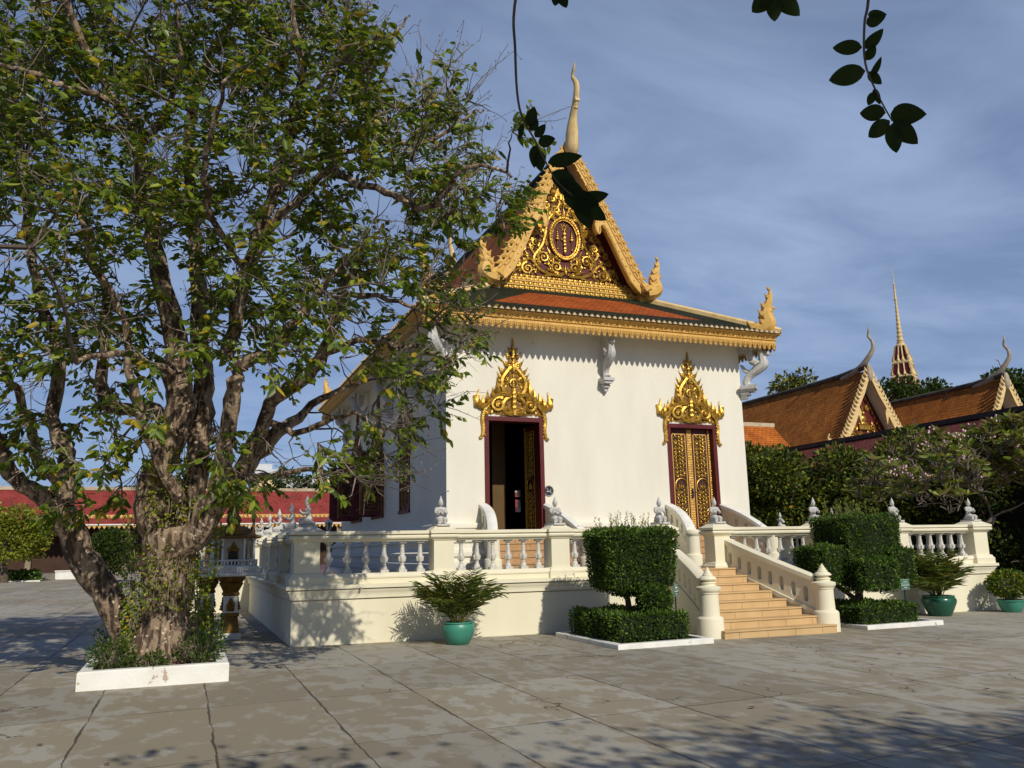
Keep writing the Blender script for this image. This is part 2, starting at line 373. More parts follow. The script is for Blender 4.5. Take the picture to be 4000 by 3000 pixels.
# ------------------------------------------------------------------ terrace
TX, TY, FZ = 17.1, 23.0, 1.12
terrace = thing('terrace', (8.55, 0, 0), 'raised cream balustraded terrace carrying the white temple', 'terrace')
b = MB()
b.sweep([(0, 0), (TX, 0), (TX, TY), (0, TY)],
        [(.0, -.4), (0, .765), (-.03, .768), (-.03, .788), (.035, .79), (.035, .84), (.05, .90), (.08, .94), (.08, .948), (.045, .95), (.045, .968), (.115, .97), (.115, 1.035), (-.62, 1.04)], closed=True)
b.build('base_wall', terrm, terrace)
b = MB(); b.box((.5, .5, .9), (TX-.5, TY-.5, FZ)); b.build('paved_floor', floorm, terrace)
def sqstack(b, c, lv, mi=0):
    for (h0, z0), (h1, z1) in zip(lv[:-1], lv[1:]):
        if abs(z1-z0) < 1e-6: continue
        b.frustum(c, z0, z1, (h0, h0), (h1, h1), mi)
def ring(lv, c):
    b = MB(); x, y = c; vs = []
    for h, z in lv: vs += [(x-h, y-h, z), (x+h, y-h, z), (x+h, y+h, z), (x-h, y+h, z)]
    n = len(lv); fs = [(i*4+k, i*4+(k+1) % 4, i*4+4+(k+1) % 4, i*4+4+k) for i in range(n-1) for k in range(4)]
    b.add(vs, fs+[(3, 2, 1, 0), tuple(4*n-4+k for k in range(4))]); return b
PIL = [(.27, 1.03), (.27, 1.17), (.25, 1.19), (.235, 1.235), (.20, 1.25), (.20, 1.80), (.225, 1.815), (.225, 1.83), (.275, 1.86), (.285, 1.89), (.27, 1.915), (.215, 1.918), (.215, 1.932), (.28, 1.935), (.28, 1.99), (.255, 2.0), (.15, 2.07), (.15, 2.075)]
front_x = [.25, 2.83, 5.28, 7.75, 9.17, 11.92, 14.33, 16.87]
side_y = [2.7, 5.15, 7.6, 10.15, 12.7, 15.2, 17.7, 20.2, 22.75]
pil = ring(PIL, (8.55, 0)).build('pillar', terrm, terrace, bevel=.006)
pil.location = (front_x[0]-8.55, .25, 0); pil.scale = (1.15, 1.15, 1)
PCORN = [(front_x[0], .25), (front_x[-1], .25)]
pill = [(x, .25) for x in front_x]+[(.25, y) for y in side_y]+[(TX-.25, y) for y in side_y]
for k, (x, y) in enumerate(pill[1:]):
    c = part_copy(pil, terrace, (x-8.55, y, 0)); c.scale = (1.15, 1.15, 1) if (x, y) in PCORN else (1, 1, 1)
RAIL = [(-.11, 1.80), (.11, 1.80), (.12, 1.83), (.17, 1.85), (.18, 1.88), (.165, 1.91), (.11, 1.912), (.11, 1.932), (.165, 1.935), (.165, 1.985), (.15, 1.995), (-.15, 1.995), (-.165, 1.985), (-.165, 1.935), (-.11, 1.932), (-.11, 1.912), (-.165, 1.91), (-.18, 1.88), (-.17, 1.85), (-.12, 1.83), (-.11, 1.80)]
PLIN = [(.2, 1.03), (.2, 1.13), (.215, 1.135), (.22, 1.16), (.19, 1.2), (.165, 1.225), (-.165, 1.225), (-.19, 1.2), (-.22, 1.16), (-.2, 1.13), (-.2, 1.03)]
b = MB()
b.box((-.075, -.075, 0), (.075, .075, .05))
b.lathe((0, 0, .05), [(.068, 0), (.066, .02), (.05, .055), (.034, .075), (.04, .085), (.04, .10), (.03, .108), (.05, .14), (.064, .18), (.066, .215), (.056, .25), (.05, .27), (.036, .41), (.033, .43), (.044, .436), (.044, .452), (.033, .458), (.046, .475), (.05, .49)], 12, ribs=1, rib=.06)
for k in range(6):
    a = k*PI/3+.2; b.tube([(.05*math.cos(a), .05*math.sin(a), .2), (.066*math.cos(a), .066*math.sin(a), .265), (.078*math.cos(a), .078*math.sin(a), .285)], [.022, .018, .006], 5)
b.box((-.07, -.07, .54), (.07, .07, .578))
bal = b.build('baluster', balm, terrace, org=(0, 0, 0)); bal_first = True
def bay(p, q, n):
    global bal_first
    p = Vector(p); q = Vector(q); d = (q-p).normalized(); a = p+d*.2; e = q-d*.2
    m = MB(); m.sweep([a, e], RAIL); m.build('handrail', terrm, terrace)
    m = MB(); m.sweep([a, e], PLIN); m.build('plinth_course', terrm, terrace)
    L = (e-a).length; st = L/(n+.25)
    for k in range(n):
        c = a+d*(st*(k+.62)); loc = (c.x-8.55, c.y, 1.225)
        if bal_first: bal.location = loc; bal_first = False
        else: part_copy(bal, terrace, loc)
for i in range(7):
    if i != 3: bay((front_x[i], .25), (front_x[i+1], .25), 7 if i == 4 else 6)
ys = [.25]+side_y
for i in range(len(ys)-1):
    nb = 6 if i < 3 else 5
    if i != 3: bay((.25, ys[i+1]), (.25, ys[i]), nb)
    if i < 5: bay((TX-.25, ys[i]), (TX-.25, ys[i+1]), nb)
for x in (1.2, 15.75):
    b = MB(); b.tube([(x, .02, .985), (x, -.16, .97)], .02, 8); b.build('drain_pipe', greym, terrace)
# ------------------------------------------------------------------ staircases
def newel(b, c, z0, finial=True, h=1.0, r=1.0):
    if finial:
        pr = [(.285, -.2), (.285, .34), (.28, .355), (.255, .375), (.235, .385), (.215, .39), (.205, .62), (.205, .78), (.222, .79), (.222, .81), (.25, .835), (.268, .86), (.268, .905), (.245, .915), (.19, .925), (.155, .935), (.15, .96), (.17, .975), (.165, .99), (.125, 1.0), (.13, 1.02), (.195, 1.045), (.19, 1.06), (.15, 1.095), (.11, 1.11), (.115, 1.125), (.085, 1.15), (.085, 1.165), (.06, 1.185), (.06, 1.198), (.038, 1.215), (.036, 1.228), (.012, 1.26)]
    else:
        pr = [(.25, -.02), (.25, .26), (.24, .275), (.215, .285), (.20, .29), (.19, .72), (.205, .73), (.21, .745), (.24, .77), (.245, .8), (.235, .86), (.22, .88), (.05, .885)]
    b.lathe((*c, z0), [(q*(.85 if finial else .82), w) for q, w in pr], 24)
def staircase(name, label, loc, rz, n, rise, tread, z0, hb, ht, ybot, ytop, ztop_t, zbot_t, ztop_b, zbot_b, holes, post_y, finial, smat, first_mat=None, curve=0, cheek=True):
    """local frame: stair climbs toward +y, x = 0 on the axis, z measured from the ground of the terrace plan"""
    st = thing(name, loc, label, 'staircase')
    def hw(t): return ht+(hb-ht)*max(0, t)**1.8      # t = 0 top .. 1 bottom
    for k in range(n):
        y = post_y-.33+k*tread if finial else ybot+k*tread
        t = 1-k/n
        w = (hw(t)-.10) if k else hw(1)-.06
        b = MB(); z1 = z0+(k+1)*rise; ye = y+tread+.03 if k < n-1 else ytop
        b.box((-w, y, z1-rise-.02), (w, ye, z1-.03), 0); b.box((-w, y-.02, z1-.028), (w, ye, z1), 0)
        jo = rnd.uniform(0, .5); x = -w+.15+jo
        while x < w-.05:
            b.box((x, y-.003, z1-rise), (x+.006, y+.02, z1-.029), 1); x += .62
        o = b.build('step', [smat, grout], st, bevel=.006, org=(0, 0, 0)); 
    for sg in (-1, 1):
        plan = [(sg*(hw(i/20)), ytop+(post_y-ytop)*i/20) for i in range(21)]
        cum = [0]
        for p, q in zip(plan[:-1], plan[1:]): cum.append(cum[-1]+math.dist(p, q))
        L = cum[-1]
        def at(s):
            s = min(max(s, 0), L); i = 0
            while i < 19 and cum[i+1] < s: i += 1
            t = (s-cum[i])/(cum[i+1]-cum[i]); p, q = Vector(plan[i]), Vector(plan[i+1]); d = (q-p).normalized()
            return p.lerp(q, t), Vector((d.y, -d.x))
        def zt(s): u = s/L; return ztop_t+(zbot_t-ztop_t)*(u+curve*(-math.sin(PI*u)*.13)) 
        def zb(s): u = s/L; return ztop_b+(zbot_b-ztop_b)*(u+curve*(-math.sin(PI*u)*.13))
        m = 28; s0, s1 = .02, L-.15
        ss = [s0+(s1-s0)*i/m for i in range(m+1)]
        outer = [(s, zb(s)) for s in ss]+[(s, zt(s)-.05) for s in reversed(ss)]
        loops = [outer]
        for h in range(holes):
            c = s0+(s1-s0)*(h+.75)/(holes+.5); zc = (zb(c)+zt(c))/2-.03; hh = (zt(c)-zb(c))*.235; w = .055
            sl = (zt(c+.05)-zt(c-.05))/.1
            cap = [(w*math.cos(a), (hh-w if math.sin(a) >= 0 else -(hh-w))+w*math.sin(a)) for a in [PI*2*i/16+.05 for i in range(16)]]
            loops.append([(c+du, zc+dv+du*sl*.3) for du, dv in cap])
        def fn(u, v, t):
            p, nn = at(u); q = p+nn*(t-.075); return (q.x, q.y, v)
        b = MB(); b.poly(loops, .15, fn)
        # moulded foot of the panel
        for i in range(m):
            for (o0, o1, za, zb_) in ((-.11, .11, -.02, .06),):
                vs = []
                for s in (ss[i], ss[i+1]):
                    p, nn = at(s)
                    for o, dz in ((o0, za), (o1, za), (o1, zb_), (o0, zb_)): q = p+nn*o; vs.append((q.x, q.y, zb(s)+dz))
                b.add(vs, [(0, 1, 5, 4), (1, 2, 6, 5), (2, 3, 7, 6), (3, 0, 4, 7)])
        pan = b.build('balustrade_panel', terrm, st, org=(0, 0, 0))
        b = MB()
        for (w, d0, d1) in ((.098, -.06, -.028), (.118, -.03, .05)):
            vs = []
            for s in ss:
                p, nn = at(s)
                for o, dz in ((-w, d0), (w, d0), (w, d1), (w*.55, d1+.03), (-w*.55, d1+.03), (-w, d1)): q = p+nn*o; vs.append((q.x, q.y, zt(s)+dz))
            fs = [(i*6+j, i*6+(j+1) % 6, i*6+6+(j+1) % 6, i*6+6+j) for i in range(m) for j in range(6)]+[(0, 1, 2, 3, 4, 5), tuple(m*6+j for j in range(6))]
            b.add(vs, fs)
        b.build('coping', whitem if not finial else terrm, pan, org=(0, 0, 0))
        if cheek:
            b = MB(); vs = []
            for s in ss:
                p, nn = at(s)
                for o in (-.085, .085): q = p+nn*o; vs += [(q.x, q.y, z0-.15), (q.x, q.y, zb(s)-.018)]
            fs = []
            for i in range(m):
                a = i*4; c = a+4; fs += [(a, c, c+1, a+1), (a+2, a+3, c+3, c+2), (a+1, c+1, c+3, a+3)]
            fs += [(0, 1, 3, 2), (m*4, m*4+2, m*4+3, m*4+1)]
            b.add(vs, fs); b.build('cheek_wall', terrm, st, org=(0, 0, 0))
        b = MB(); newel(b, (sg*hw(1), post_y), z0 if finial else z0, finial); b.build('newel_post', terrm, st, org=(0, 0, 0))
    st.rotation_euler = (0, 0, rz); return st
staircase('stone_staircase', 'ochre tiled front staircase with cream pierced balustrades climbing from the pavement', (8.5, 0, 0), 0, 8, .147, .33, -.05, 1.32, .82, -2.6, .45, 1.80, .86, 1.24, .22, 9, -2.25, True, stepm)
staircase('stone_staircase', 'side staircase with pierced balustrade on the shaded left of the terrace behind the spirit house', (0, 11.4, 0), -PI/2, 8, .147, .33, 0, 1.6, 1.05, -2.6, .3, 1.80, .86, 1.24, .22, 9, -2.25, True, stepm)
for x, l in ((5.91, 'short curved staircase up to the open dark temple doorway'), (11.23, 'short curved staircase up to the closed golden temple doors')):
    staircase('door_staircase', l, (x, 4.1, FZ), 0, 5, .16, .29, 0, 1.2, .86, -1.45, 0, 1.55, .76, 1.05, .34, 4, -1.6, False, steps2, curve=1)
# ------------------------------------------------------------------ temple
XL, XR, YF, YB, CX, CY = 4.1, 13.0, 4.1, 18.9, 8.5, 11.5
temple = thing('temple', (CX, CY, FZ), 'white Khmer temple with golden gable, orange and green tiled roof and two front doors', 'temple')
def wall(b, fx, u0, u1, z0, z1, ops, th):
    """wall face with openings; fx(u, depth, z) -> xyz; slot 0 outside, slot 1 inside"""
    us = sorted({u0, u1}|{o[0] for o in ops}|{o[1] for o in ops}); zs = sorted({z0, z1}|{o[2] for o in ops}|{o[3] for o in ops})
    for ua, ub in zip(us[:-1], us[1:]):
        for za, zb in zip(zs[:-1], zs[1:]):
            if any(o[0] <= ua and ub <= o[1] and o[2] <= za and zb <= o[3] for o in ops): continue
            b.add([fx(ua, 0, za), fx(ub, 0, za), fx(ub, 0, zb), fx(ua, 0, zb)], [(0, 1, 2, 3)], 0)
            b.add([fx(ua, th, za), fx(ub, th, za), fx(ub, th, zb), fx(ua, th, zb)], [(3, 2, 1, 0)], 1)
    for a, c, d, e in ops:
        b.add([fx(a, 0, d), fx(a, th, d), fx(a, th, e), fx(a, 0, e)], [(0, 1, 2, 3)], 0)
        b.add([fx(c, 0, d), fx(c, th, d), fx(c, th, e), fx(c, 0, e)], [(3, 2, 1, 0)], 0)
        b.add([fx(a, 0, e), fx(c, 0, e), fx(c, th, e), fx(a, th, e)], [(3, 2, 1, 0)], 0)
        b.add([fx(a, 0, d), fx(c, 0, d), fx(c, th, d), fx(a, th, d)], [(0, 1, 2, 3)], 0)
DZ0, DZ1 = 1.94, 4.94
DOORS = [(5.13, 6.69), (10.46, 12.0)]
WINS = [(8.3, .6), (11.95, .85), (15.6, .95)]
b = MB()
wall(b, lambda u, d, z: (u, YF+d, z), XL, XR, FZ, 7.4, [(a, c, DZ0, DZ1) for a, c in DOORS], .4)
wall(b, lambda u, d, z: (XL+d, u, z), YF, YB, FZ, 7.4, [(y-w, y+w, 2.78, 4.9) for y, w in WINS], .4)
wall(b, lambda u, d, z: (XR-d, u, z), YF, YB, FZ, 7.4, [(y-w, y+w, 2.78, 4.9) for y, w in WINS[1:2]], .4)
wall(b, lambda u, d, z: (u, YB-d, z), XL, XR, FZ, 7.4, [(11.55, 11.8, 3.2, 3.75), (11.55, 11.8, 3.85, 4.15)], .4)
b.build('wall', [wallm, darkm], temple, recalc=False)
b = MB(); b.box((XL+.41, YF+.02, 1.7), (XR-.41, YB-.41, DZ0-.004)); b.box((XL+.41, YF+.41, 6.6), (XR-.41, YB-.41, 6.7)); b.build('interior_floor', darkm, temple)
for x, y in ((6.22, 6.3), (6.22, 10), (10.8, 6.3), (10.8, 10), (6.22, 14)):
    b = MB(); b.box((x-.2, y-.2, DZ0), (x+.2, y+.2, 6.6)); b.build('interior_column', mat('column_ochre', (.13, .075, .02), .5) if 'column_ochre' not in MATS else MATS['column_ochre'], temple, bevel=.02)
PLN = [(.52, FZ), (.52, 1.3), (.46, 1.33), (.40, 1.36), (.40, 1.44), (.46, 1.47), (.46, 1.55), (.36, 1.6), (.30, 1.66), (.30, 1.78), (.36, 1.81), (.36, 1.88), (.28, 1.92), (.2, 1.98), (.16, 2.06), (.16, 2.12), (.2, 2.14), (.2, 2.22), (.17, 2.26), (.0, 2.27)]
b = MB()
b.sweep([(12.1, YF), (XR, YF), (XR, YB), (XL, YB), (XL, YF), (5.03, YF)], PLN); b.sweep([(6.79, YF), (10.36, YF)], PLN)
b.build('plinth', wallm, temple)
# eaves -------------------------------------------------------------
E0, E1, EY0, EY1 = 3.35, 13.75, 3.35, 19.65
rect = [(E0, EY0), (E1, EY0), (E1, EY1), (E0, EY1)]
b = MB()
b.sweep(rect, [(-.05, 7.22), (0, 7.22), (0, 7.335), (.02, 7.34), (.035, 7.355), (.02, 7.37), (.012, 7.375), (.012, 7.425), (.03, 7.43), (.05, 7.445), (.05, 7.46), (.085, 7.475), (.12, 7.505), (.12, 7.53), (-.05, 7.54), (-.05, 7.22)], closed=True)
def along(P, Q, pitch):
    P, Q = Vector(P), Vector(Q); L = (Q-P).length; n = int(round(L/pitch)); d = (Q-P)/L; nn = Vector((d.y, -d.x))
    for k in range(n): yield P+d*(L*(k+.5)/n), d, nn
unit = MB()      # one pendant leaf of the fringe: x along, -y out
unit.poly([[(-.078, .17), (-.082, .10), (-.055, .075), (-.062, .045), (-.042, .035), (-.044, .012), (0, -.04), (.044, .012), (.042, .035), (.062, .045), (.055, .075), (.082, .10), (.078, .17)]], .03, lambda u, v, t: (u, -t, v))
unit.m = [2]*len(unit.m)
unit.ell((0, -.03, .01), (.026, .018, .034), 6, 4); unit.ell((0, -.035, .075), (.036, .022, .022), 6, 4)
unit.ell((0, -.035, .125), (.022, .024, .04), 6, 4)
for sg in (-1, 1): unit.ell((sg*.05, -.03, .12), (.02, .02, .036), 5, 4); unit.ell((sg*.042, -.033, .155), (.024, .02, .018), 5, 4)
fr = MB(); be = MB(); an = MB()
for i in range(4):
    P, Q = rect[i], rect[(i+1) % 4]
    for c, d, nn in along(P, Q, .166):
        M = Matrix(((d.x, -nn.x, 0, c.x), (d.y, -nn.y, 0, c.y), (0, 0, 1, 7.095), (0, 0, 0, 1)))
        if i != 2 or True: b.merge(unit, M)
    for c, d, nn in along(P, Q, .105):
        q = c+nn*.018; be.ell((q.x, q.y, 7.4), (.032, .032, .026), 5, 4)
    for c, d, nn in along(P, Q, .168):
        q = c+nn*.205; r = c+nn*.09; a = .06
        an.add([(q.x-d.x*a, q.y-d.y*a, 7.525), (q.x+d.x*a, q.y+d.y*a, 7.525), (q.x, q.y, 7.595), (r.x-d.x*a, r.y-d.y*a, 7.545), (r.x+d.x*a, r.y+d.y*a, 7.545), (r.x, r.y, 7.605)], [(0, 1, 2), (5, 4, 3), (0, 3, 4, 1), (1, 4, 5, 2), (2, 5, 3, 0)])
b.merge(be); an.m = [1]*len(an.m); b.merge(an)
fa = b.build('eave_fringe', [goldp, mat('antefix_cream', (.70, .52, .30), .7), mat('gold_relief_shade', (.46, .25, .05), .65)], temple)  # pendant backing painted darker to stand for shadows in the relief
b = MB()
for (x0, y0, x1, y1) in ((E0+.05, EY0+.05, E1-.05, YF), (E0+.05, YB, E1-.05, EY1-.05), (E0+.05, YF, XL, YB), (XR, YF, E1-.05, YB)):
    b.box((x0, y0, 7.27), (x1, y1, 7.31))
b.build('soffit', soffm, temple)
# roofs -------------------------------------------------------------
def roof_panel(b, quad, ins, mi_in=0, mi_out=1):
    """planar quad a,b (eave) c,d (top) with border insets (bottom, right, top, left); UV in metres"""
    A, B, C, D = [Vector(p) for p in quad]; u = (B-A).normalized(); n = u.cross(D-A).normalized(); v = n.cross(u)
    P2 = [((p-A).dot(u), (p-A).dot(v)) for p in (A, B, C, D)]
    lines = []
    for i in range(4):
        p, q = Vector(P2[i]), Vector(P2[(i+1) % 4]); d = (q-p).normalized(); nn = Vector((-d.y, d.x)); lines.append((p+nn*ins[i], d))
    I2 = []
    for i in range(4):
        p, d = lines[i-1]; q, e = lines[i]; t = ((q.x-p.x)*e.y-(q.y-p.y)*e.x)/(d.x*e.y-d.y*e.x); I2.append(p+d*t)
    def w(p): return tuple(A+u*p[0]+v*p[1])
    allp = [tuple(p) for p in P2]+[tuple(p) for p in I2]; k = len(b.v); b.v += [w(p) for p in allp]
    for f, m in [((4, 5, 6, 7), mi_in)]+[((i, (i+1) % 4, 4+(i+1) % 4, 4+i), mi_out) for i in range(4)]:
        b.f.append(tuple(k+i for i in f)); b.m.append(m); b.sm.append(False); b.uv.append([allp[i] for i in f])
R0, R1, RY0, RY1, RZ = 3.2, 13.85, 3.2, 19.8, 7.56
I0, I1, IY0, IY1, IZ = 6.1, 10.9, 6.0, 17.0, 9.08
o = [(R0, RY0, RZ), (R1, RY0, RZ), (R1, RY1, RZ), (R0, RY1, RZ)]; q = [(I0, IY0, IZ), (I1, IY0, IZ), (I1, IY1, IZ), (I0, IY1, IZ)]
b = MB(); b.uv = []
for i in range(4):
    j = (i+1) % 4; roof_panel(b, (o[i], o[j], q[j], q[i]), (.78, 1.05, .6, 1.05))
lower = b.build('lower_roof', [tile_or, tile_gr], temple)
b = MB(); b.sweep([(p[0], p[1]) for p in o], [(-.06, RZ-.03), (0, RZ-.03), (.015, RZ-.015), (.015, RZ+.012), (-.06, RZ+.02)], closed=True); b.build('eave_tiles', MATS['dark_green_tile_solid'] if 'dark_green_tile_solid' in MATS else mat('dark_green_tile_solid', (.02, .022, .014), .7), lower)
for i in range(4):
    b = MB(); A, B = Vector(o[i]), Vector(q[i]); n = 10
    pts = [A.lerp(B, t/n) for t in range(n+1)]
    b.tube([p+Vector((0, 0, .03)) for p in pts], .11, 6, sm=False); b.build('hip_ridge', paleg, temple)
PROF = [(2.66, 9.12), (2.1, 9.95), (1.45, 11.2), (.8, 12.4), (0, 13.6)]
GY0, GY1 = 5.78, 17.22
b = MB(); b.uv = []
for sg in (-1, 1):
    v = 0
    for i, ((x0, z0), (x1, z1)) in enumerate(zip(PROF[:-1], PROF[1:])):
        qd = [(CX+sg*x0, GY0, z0), (CX+sg*x0, GY1, z0), (CX+sg*x1, GY1, z1), (CX+sg*x1, GY0, z1)]
        if sg > 0: pass
        bo = .0 if i else .25; to = .0 if i < 3 else .75
        L = math.dist((x0, z0), (x1, z1))
        st = len(b.uv)
        if sg < 0: qd = [qd[1], qd[0], qd[3], qd[2]]
        roof_panel(b, qd, (bo+1e-3, .5, to+1e-3, .5))
        for k in range(st, len(b.uv)): b.uv[k] = [(p[0], p[1]+v) for p in b.uv[k]]
        v += L
main = b.build('upper_roof', [tile_br, tile_gr], temple)
b = MB()
for sg in (-1, 1):
    vs = []
    for x, z in PROF: vs += [(CX+sg*x, GY0, z-.10), (CX+sg*x, GY1, z-.10)]
    b.add(vs, [(2*i, 2*i+1, 2*i+3, 2*i+2) for i in range(4)])
    b.add([(CX+sg*2.66, GY0, 9.02), (CX+sg*2.66, GY1, 9.02), (CX+sg*2.66, GY1, 9.117), (CX+sg*2.66, GY0, 9.117)], [(0, 1, 2, 3)])
b.build('roof_underside', soffm, main)
b = MB(); b.tube([(CX, GY0-.05, 13.62), (CX, GY1+.05, 13.62)], .13, 8, sm=False); b.build('ridge_cap', MATS['dark_green_tile_solid'], main)
b = MB()
for sg in (-1, 1): b.box((CX+sg*2.42-.05, 6.0, 8.95), (CX+sg*2.42+.05, 17.0, 9.3))
b.build('side_board', goldp, temple)
# ornament helpers: u to the right, v up, relief toward -y ------------
def orn_fn(ox, oy, oz): return lambda u, v, t=0: (ox+u, oy-t, oz+v)
def spiral(b, F, c, r, turns, a0, sg, w, tail=None):
    pts = []; rad = []; n = max(8, int(turns*12))
    for i in range(n+1):
        t = i/n; a = a0+sg*t*turns*2*PI; rr = r*(1-t*.82)
        pts.append(F(c[0]+rr*math.cos(a), c[1]+rr*math.sin(a), w*(.5+.5*t))); rad.append(w*(.75-.35*t))
    b.tube(pts, rad, 5); b.ell(F(c[0], c[1], w*.9), w*.8, 6, 4)
def flame(b, F, p, ang, L, w, curl=.5):
    pts = []; rad = []; x, y = p; a = ang
    for i in range(7):
        t = i/6; pts.append(F(x, y, w*.45)); rad.append(w*max(.08, (.55+.45*math.sin(PI*min(1, t*1.6)))*(1-t**1.5)))
        x += math.cos(a)*L/6; y += math.sin(a)*L/6; a += curl*(t-.35)*.9
    b.tube(pts, rad, 6)
def stem(b, F, pts, w0, w1):
    P = smooth_path(pts, 5); n = len(P)-1
    b.tube([F(p[0], p[1], w0*.4) for p in P], [w0+(w1-w0)*i/n for i in range(n+1)], 6)
def dots(b, F, pts, r):
    for p in pts: b.ell(F(p[0], p[1], r*.8), r, 5, 4)
def pediment(F):
    b = MB(); S0, F0, D0 = stem, flame, spiral
    def st_(b, f, p, w0, w1): S0(b, f, p, w0*1.1, w1*1.2)
    def fl_(b, f, p, a, L, w, c=.5): F0(b, f, p, a, L*.94, w*1.15, c)
    def sp_(b, f, c, r, t, a, d, w): D0(b, f, c, r, t, a, d, w*1.4)
    for s in (-1, 1):
        def f(u, v, t=0, s=s): return F(s*u, v, t)
        st_(b, f, [(.04, .05), (.22, .08), (.30, .26), (.22, .42), (.08, .5)], .06, .05)
        sp_(b, f, (.44, .28), .2, 1.6, 2.2, -1, .055)
        st_(b, f, [(.1, .52), (.3, .56), (.5, .5), (.66, .33), (.85, .2), (1.0, .28), (1.06, .5)], .075, .045)
        st_(b, f, [(.68, .3), (.82, .1), (.86, -.12), (.84, -.35), (.88, -.55), (.95, -.58)], .06, .03)
        for k in range(7): fl_(b, f, (.80+.02*k % .05, .06-.09*k), -PI/2+(.7 if k % 2 else -.7), .13, .035)
        fl_(b, f, (1.04, .22), PI/2+.25, .5, .085, .2); fl_(b, f, (.88, .24), PI/2+.3, .34, .075, .3)
        fl_(b, f, (.74, .34), PI/2+.2, .34, .07, .3); fl_(b, f, (.60, .45), PI/2+.2, .32, .065, .3)
        fl_(b, f, (.46, .52), PI/2+.12, .52, .085, .25); sp_(b, f, (.47, .60), .09, 1.3, 0, 1, .035)
        st_(b, f, [(.16, .5), (.3, .7), (.32, .92), (.22, 1.1), (.06, 1.28)], .065, .05)
        sp_(b, f, (.2, .98), .075, 1.3, 3, 1, .03); sp_(b, f, (.12, 1.32), .085, 1.4, 0, 1, .035)
        for k, (x, y, L) in enumerate(((.33, .72, .2), (.36, .86, .2), (.34, .98, .22), (.28, 1.1, .28), (.16, 1.28, .32), (.11, 1.52, .26), (.06, 1.7, .18))): fl_(b, f, (x, y), PI/2-.35, L, .055, .7)
        fl_(b, f, (.05, .12), .6, .3, .05); fl_(b, f, (.1, .08), -.1, .36, .045); fl_(b, f, (.03, .5), 1.0, .22, .04)
        fl_(b, f, (.64, .04), PI/2+.6, .2, .04); fl_(b, f, (.7, .02), PI/2-.4, .16, .04)
        dots(b, f, [(.30+.13*math.cos(a), .3+.13*math.sin(a)) for a in (0, 1, 2, 3, 4, 5)], .026)
        dots(b, f, [(.2+.09*k, .56-.02*k*k*.4) for k in range(6)], .03)
        for k in range(9): fl_(b, f, (.40+.19*math.cos(k*.7), .28+.19*math.sin(k*.7)), k*.7+.6, .12, .03)
        for k in range(6): fl_(b, f, (.27-.03*k, .62+.1*k), 2.4-.3*(k%2), .16, .035)
        for k in range(8): dots(b, f, [(.34+.085*k, .5-.035*k+.03*(k%2))], .035)
        for k in range(7): dots(b, f, [(.83+.03*(k%2), .1-.085*k)], .04)
    st_(b, F, [(0, .02), (0, .3), (0, .6), (0, .72)], .075, .05); dots(b, F, [(0, .2), (0, .34), (0, .48), (0, .58)], .075)
    hp = [(.62, .06), (.8, .0), (.86, .16), (1.0, .3), (.84, .3), (.66, .44), (.5, .62), (.44, .78), (.33, .72), (.36, .98), (.27, 1.2), (.15, 1.42), (.09, 1.66), (0, 1.95)]
    b.m = [0]*len(b.f); b.poly([[(-.36, .03), (.36, .03)]+hp+[(-x, z) for x, z in reversed(hp[:-1])]], .012, lambda u, v, t: F(u, v, .014-t), 1)
    wh = [F(.1*math.cos(a), .86+.1*math.sin(a), .04) for a in [2*PI*i/16 for i in range(17)]]; b.tube(wh, .022, 5)
    for i in range(8):
        a = i*PI/4; b.tube([F(0, .86, .04), F(.1*math.cos(a), .86+.1*math.sin(a), .04)], .011, 4)
        if math.sin(a) > -.4: fl_(b, F, (.13*math.cos(a), .86+.13*math.sin(a)), a, .16 if i != 2 else .24, .032, 0)
    fl_(b, F, (0, 1.14), PI/2, .5, .07, 0); dots(b, F, [(0, 1.22), (0, 1.4), (0, 1.55), (0, 1.68), (0, 1.78)], .05)
    b.tube([F(0, 1.6, .04), F(0, 1.85, .04), F(0, 2.05, .03)], [.05, .035, .02], 6)
    return b
def foliage(b, F, x0, x1, z0, z1, seed=1, st=.105):
    g = random.Random(seed); w = (x1-x0)/2; cx = (x0+x1)/2; z = z0+.06
    stem(b, F, [(cx, z0), (cx, (z0+z1)/2), (cx, z1)], .014, .012)
    while z < z1-.06:
        for s in (-1, 1):
            flame(b, F, (cx+s*.02, z), PI/2-s*(.9+g.uniform(-.2, .2)), w*1.0, .028, s*.8)
            flame(b, F, (cx+s*w*.55, z+st*.5), PI/2-s*g.uniform(-.6, .5), .1, .022, s*.6)
            if g.random() < .6: spiral(b, F, (cx+s*w*.6, z+g.uniform(-.02, .03)), .04, 1.2, g.uniform(0, 6), s, .016)
            b.ell(F(cx+s*w*.86, z+st*.3, .015), .018, 5, 3)
        b.ell(F(cx, z+st*.4, .02), .026, 5, 4); z += st
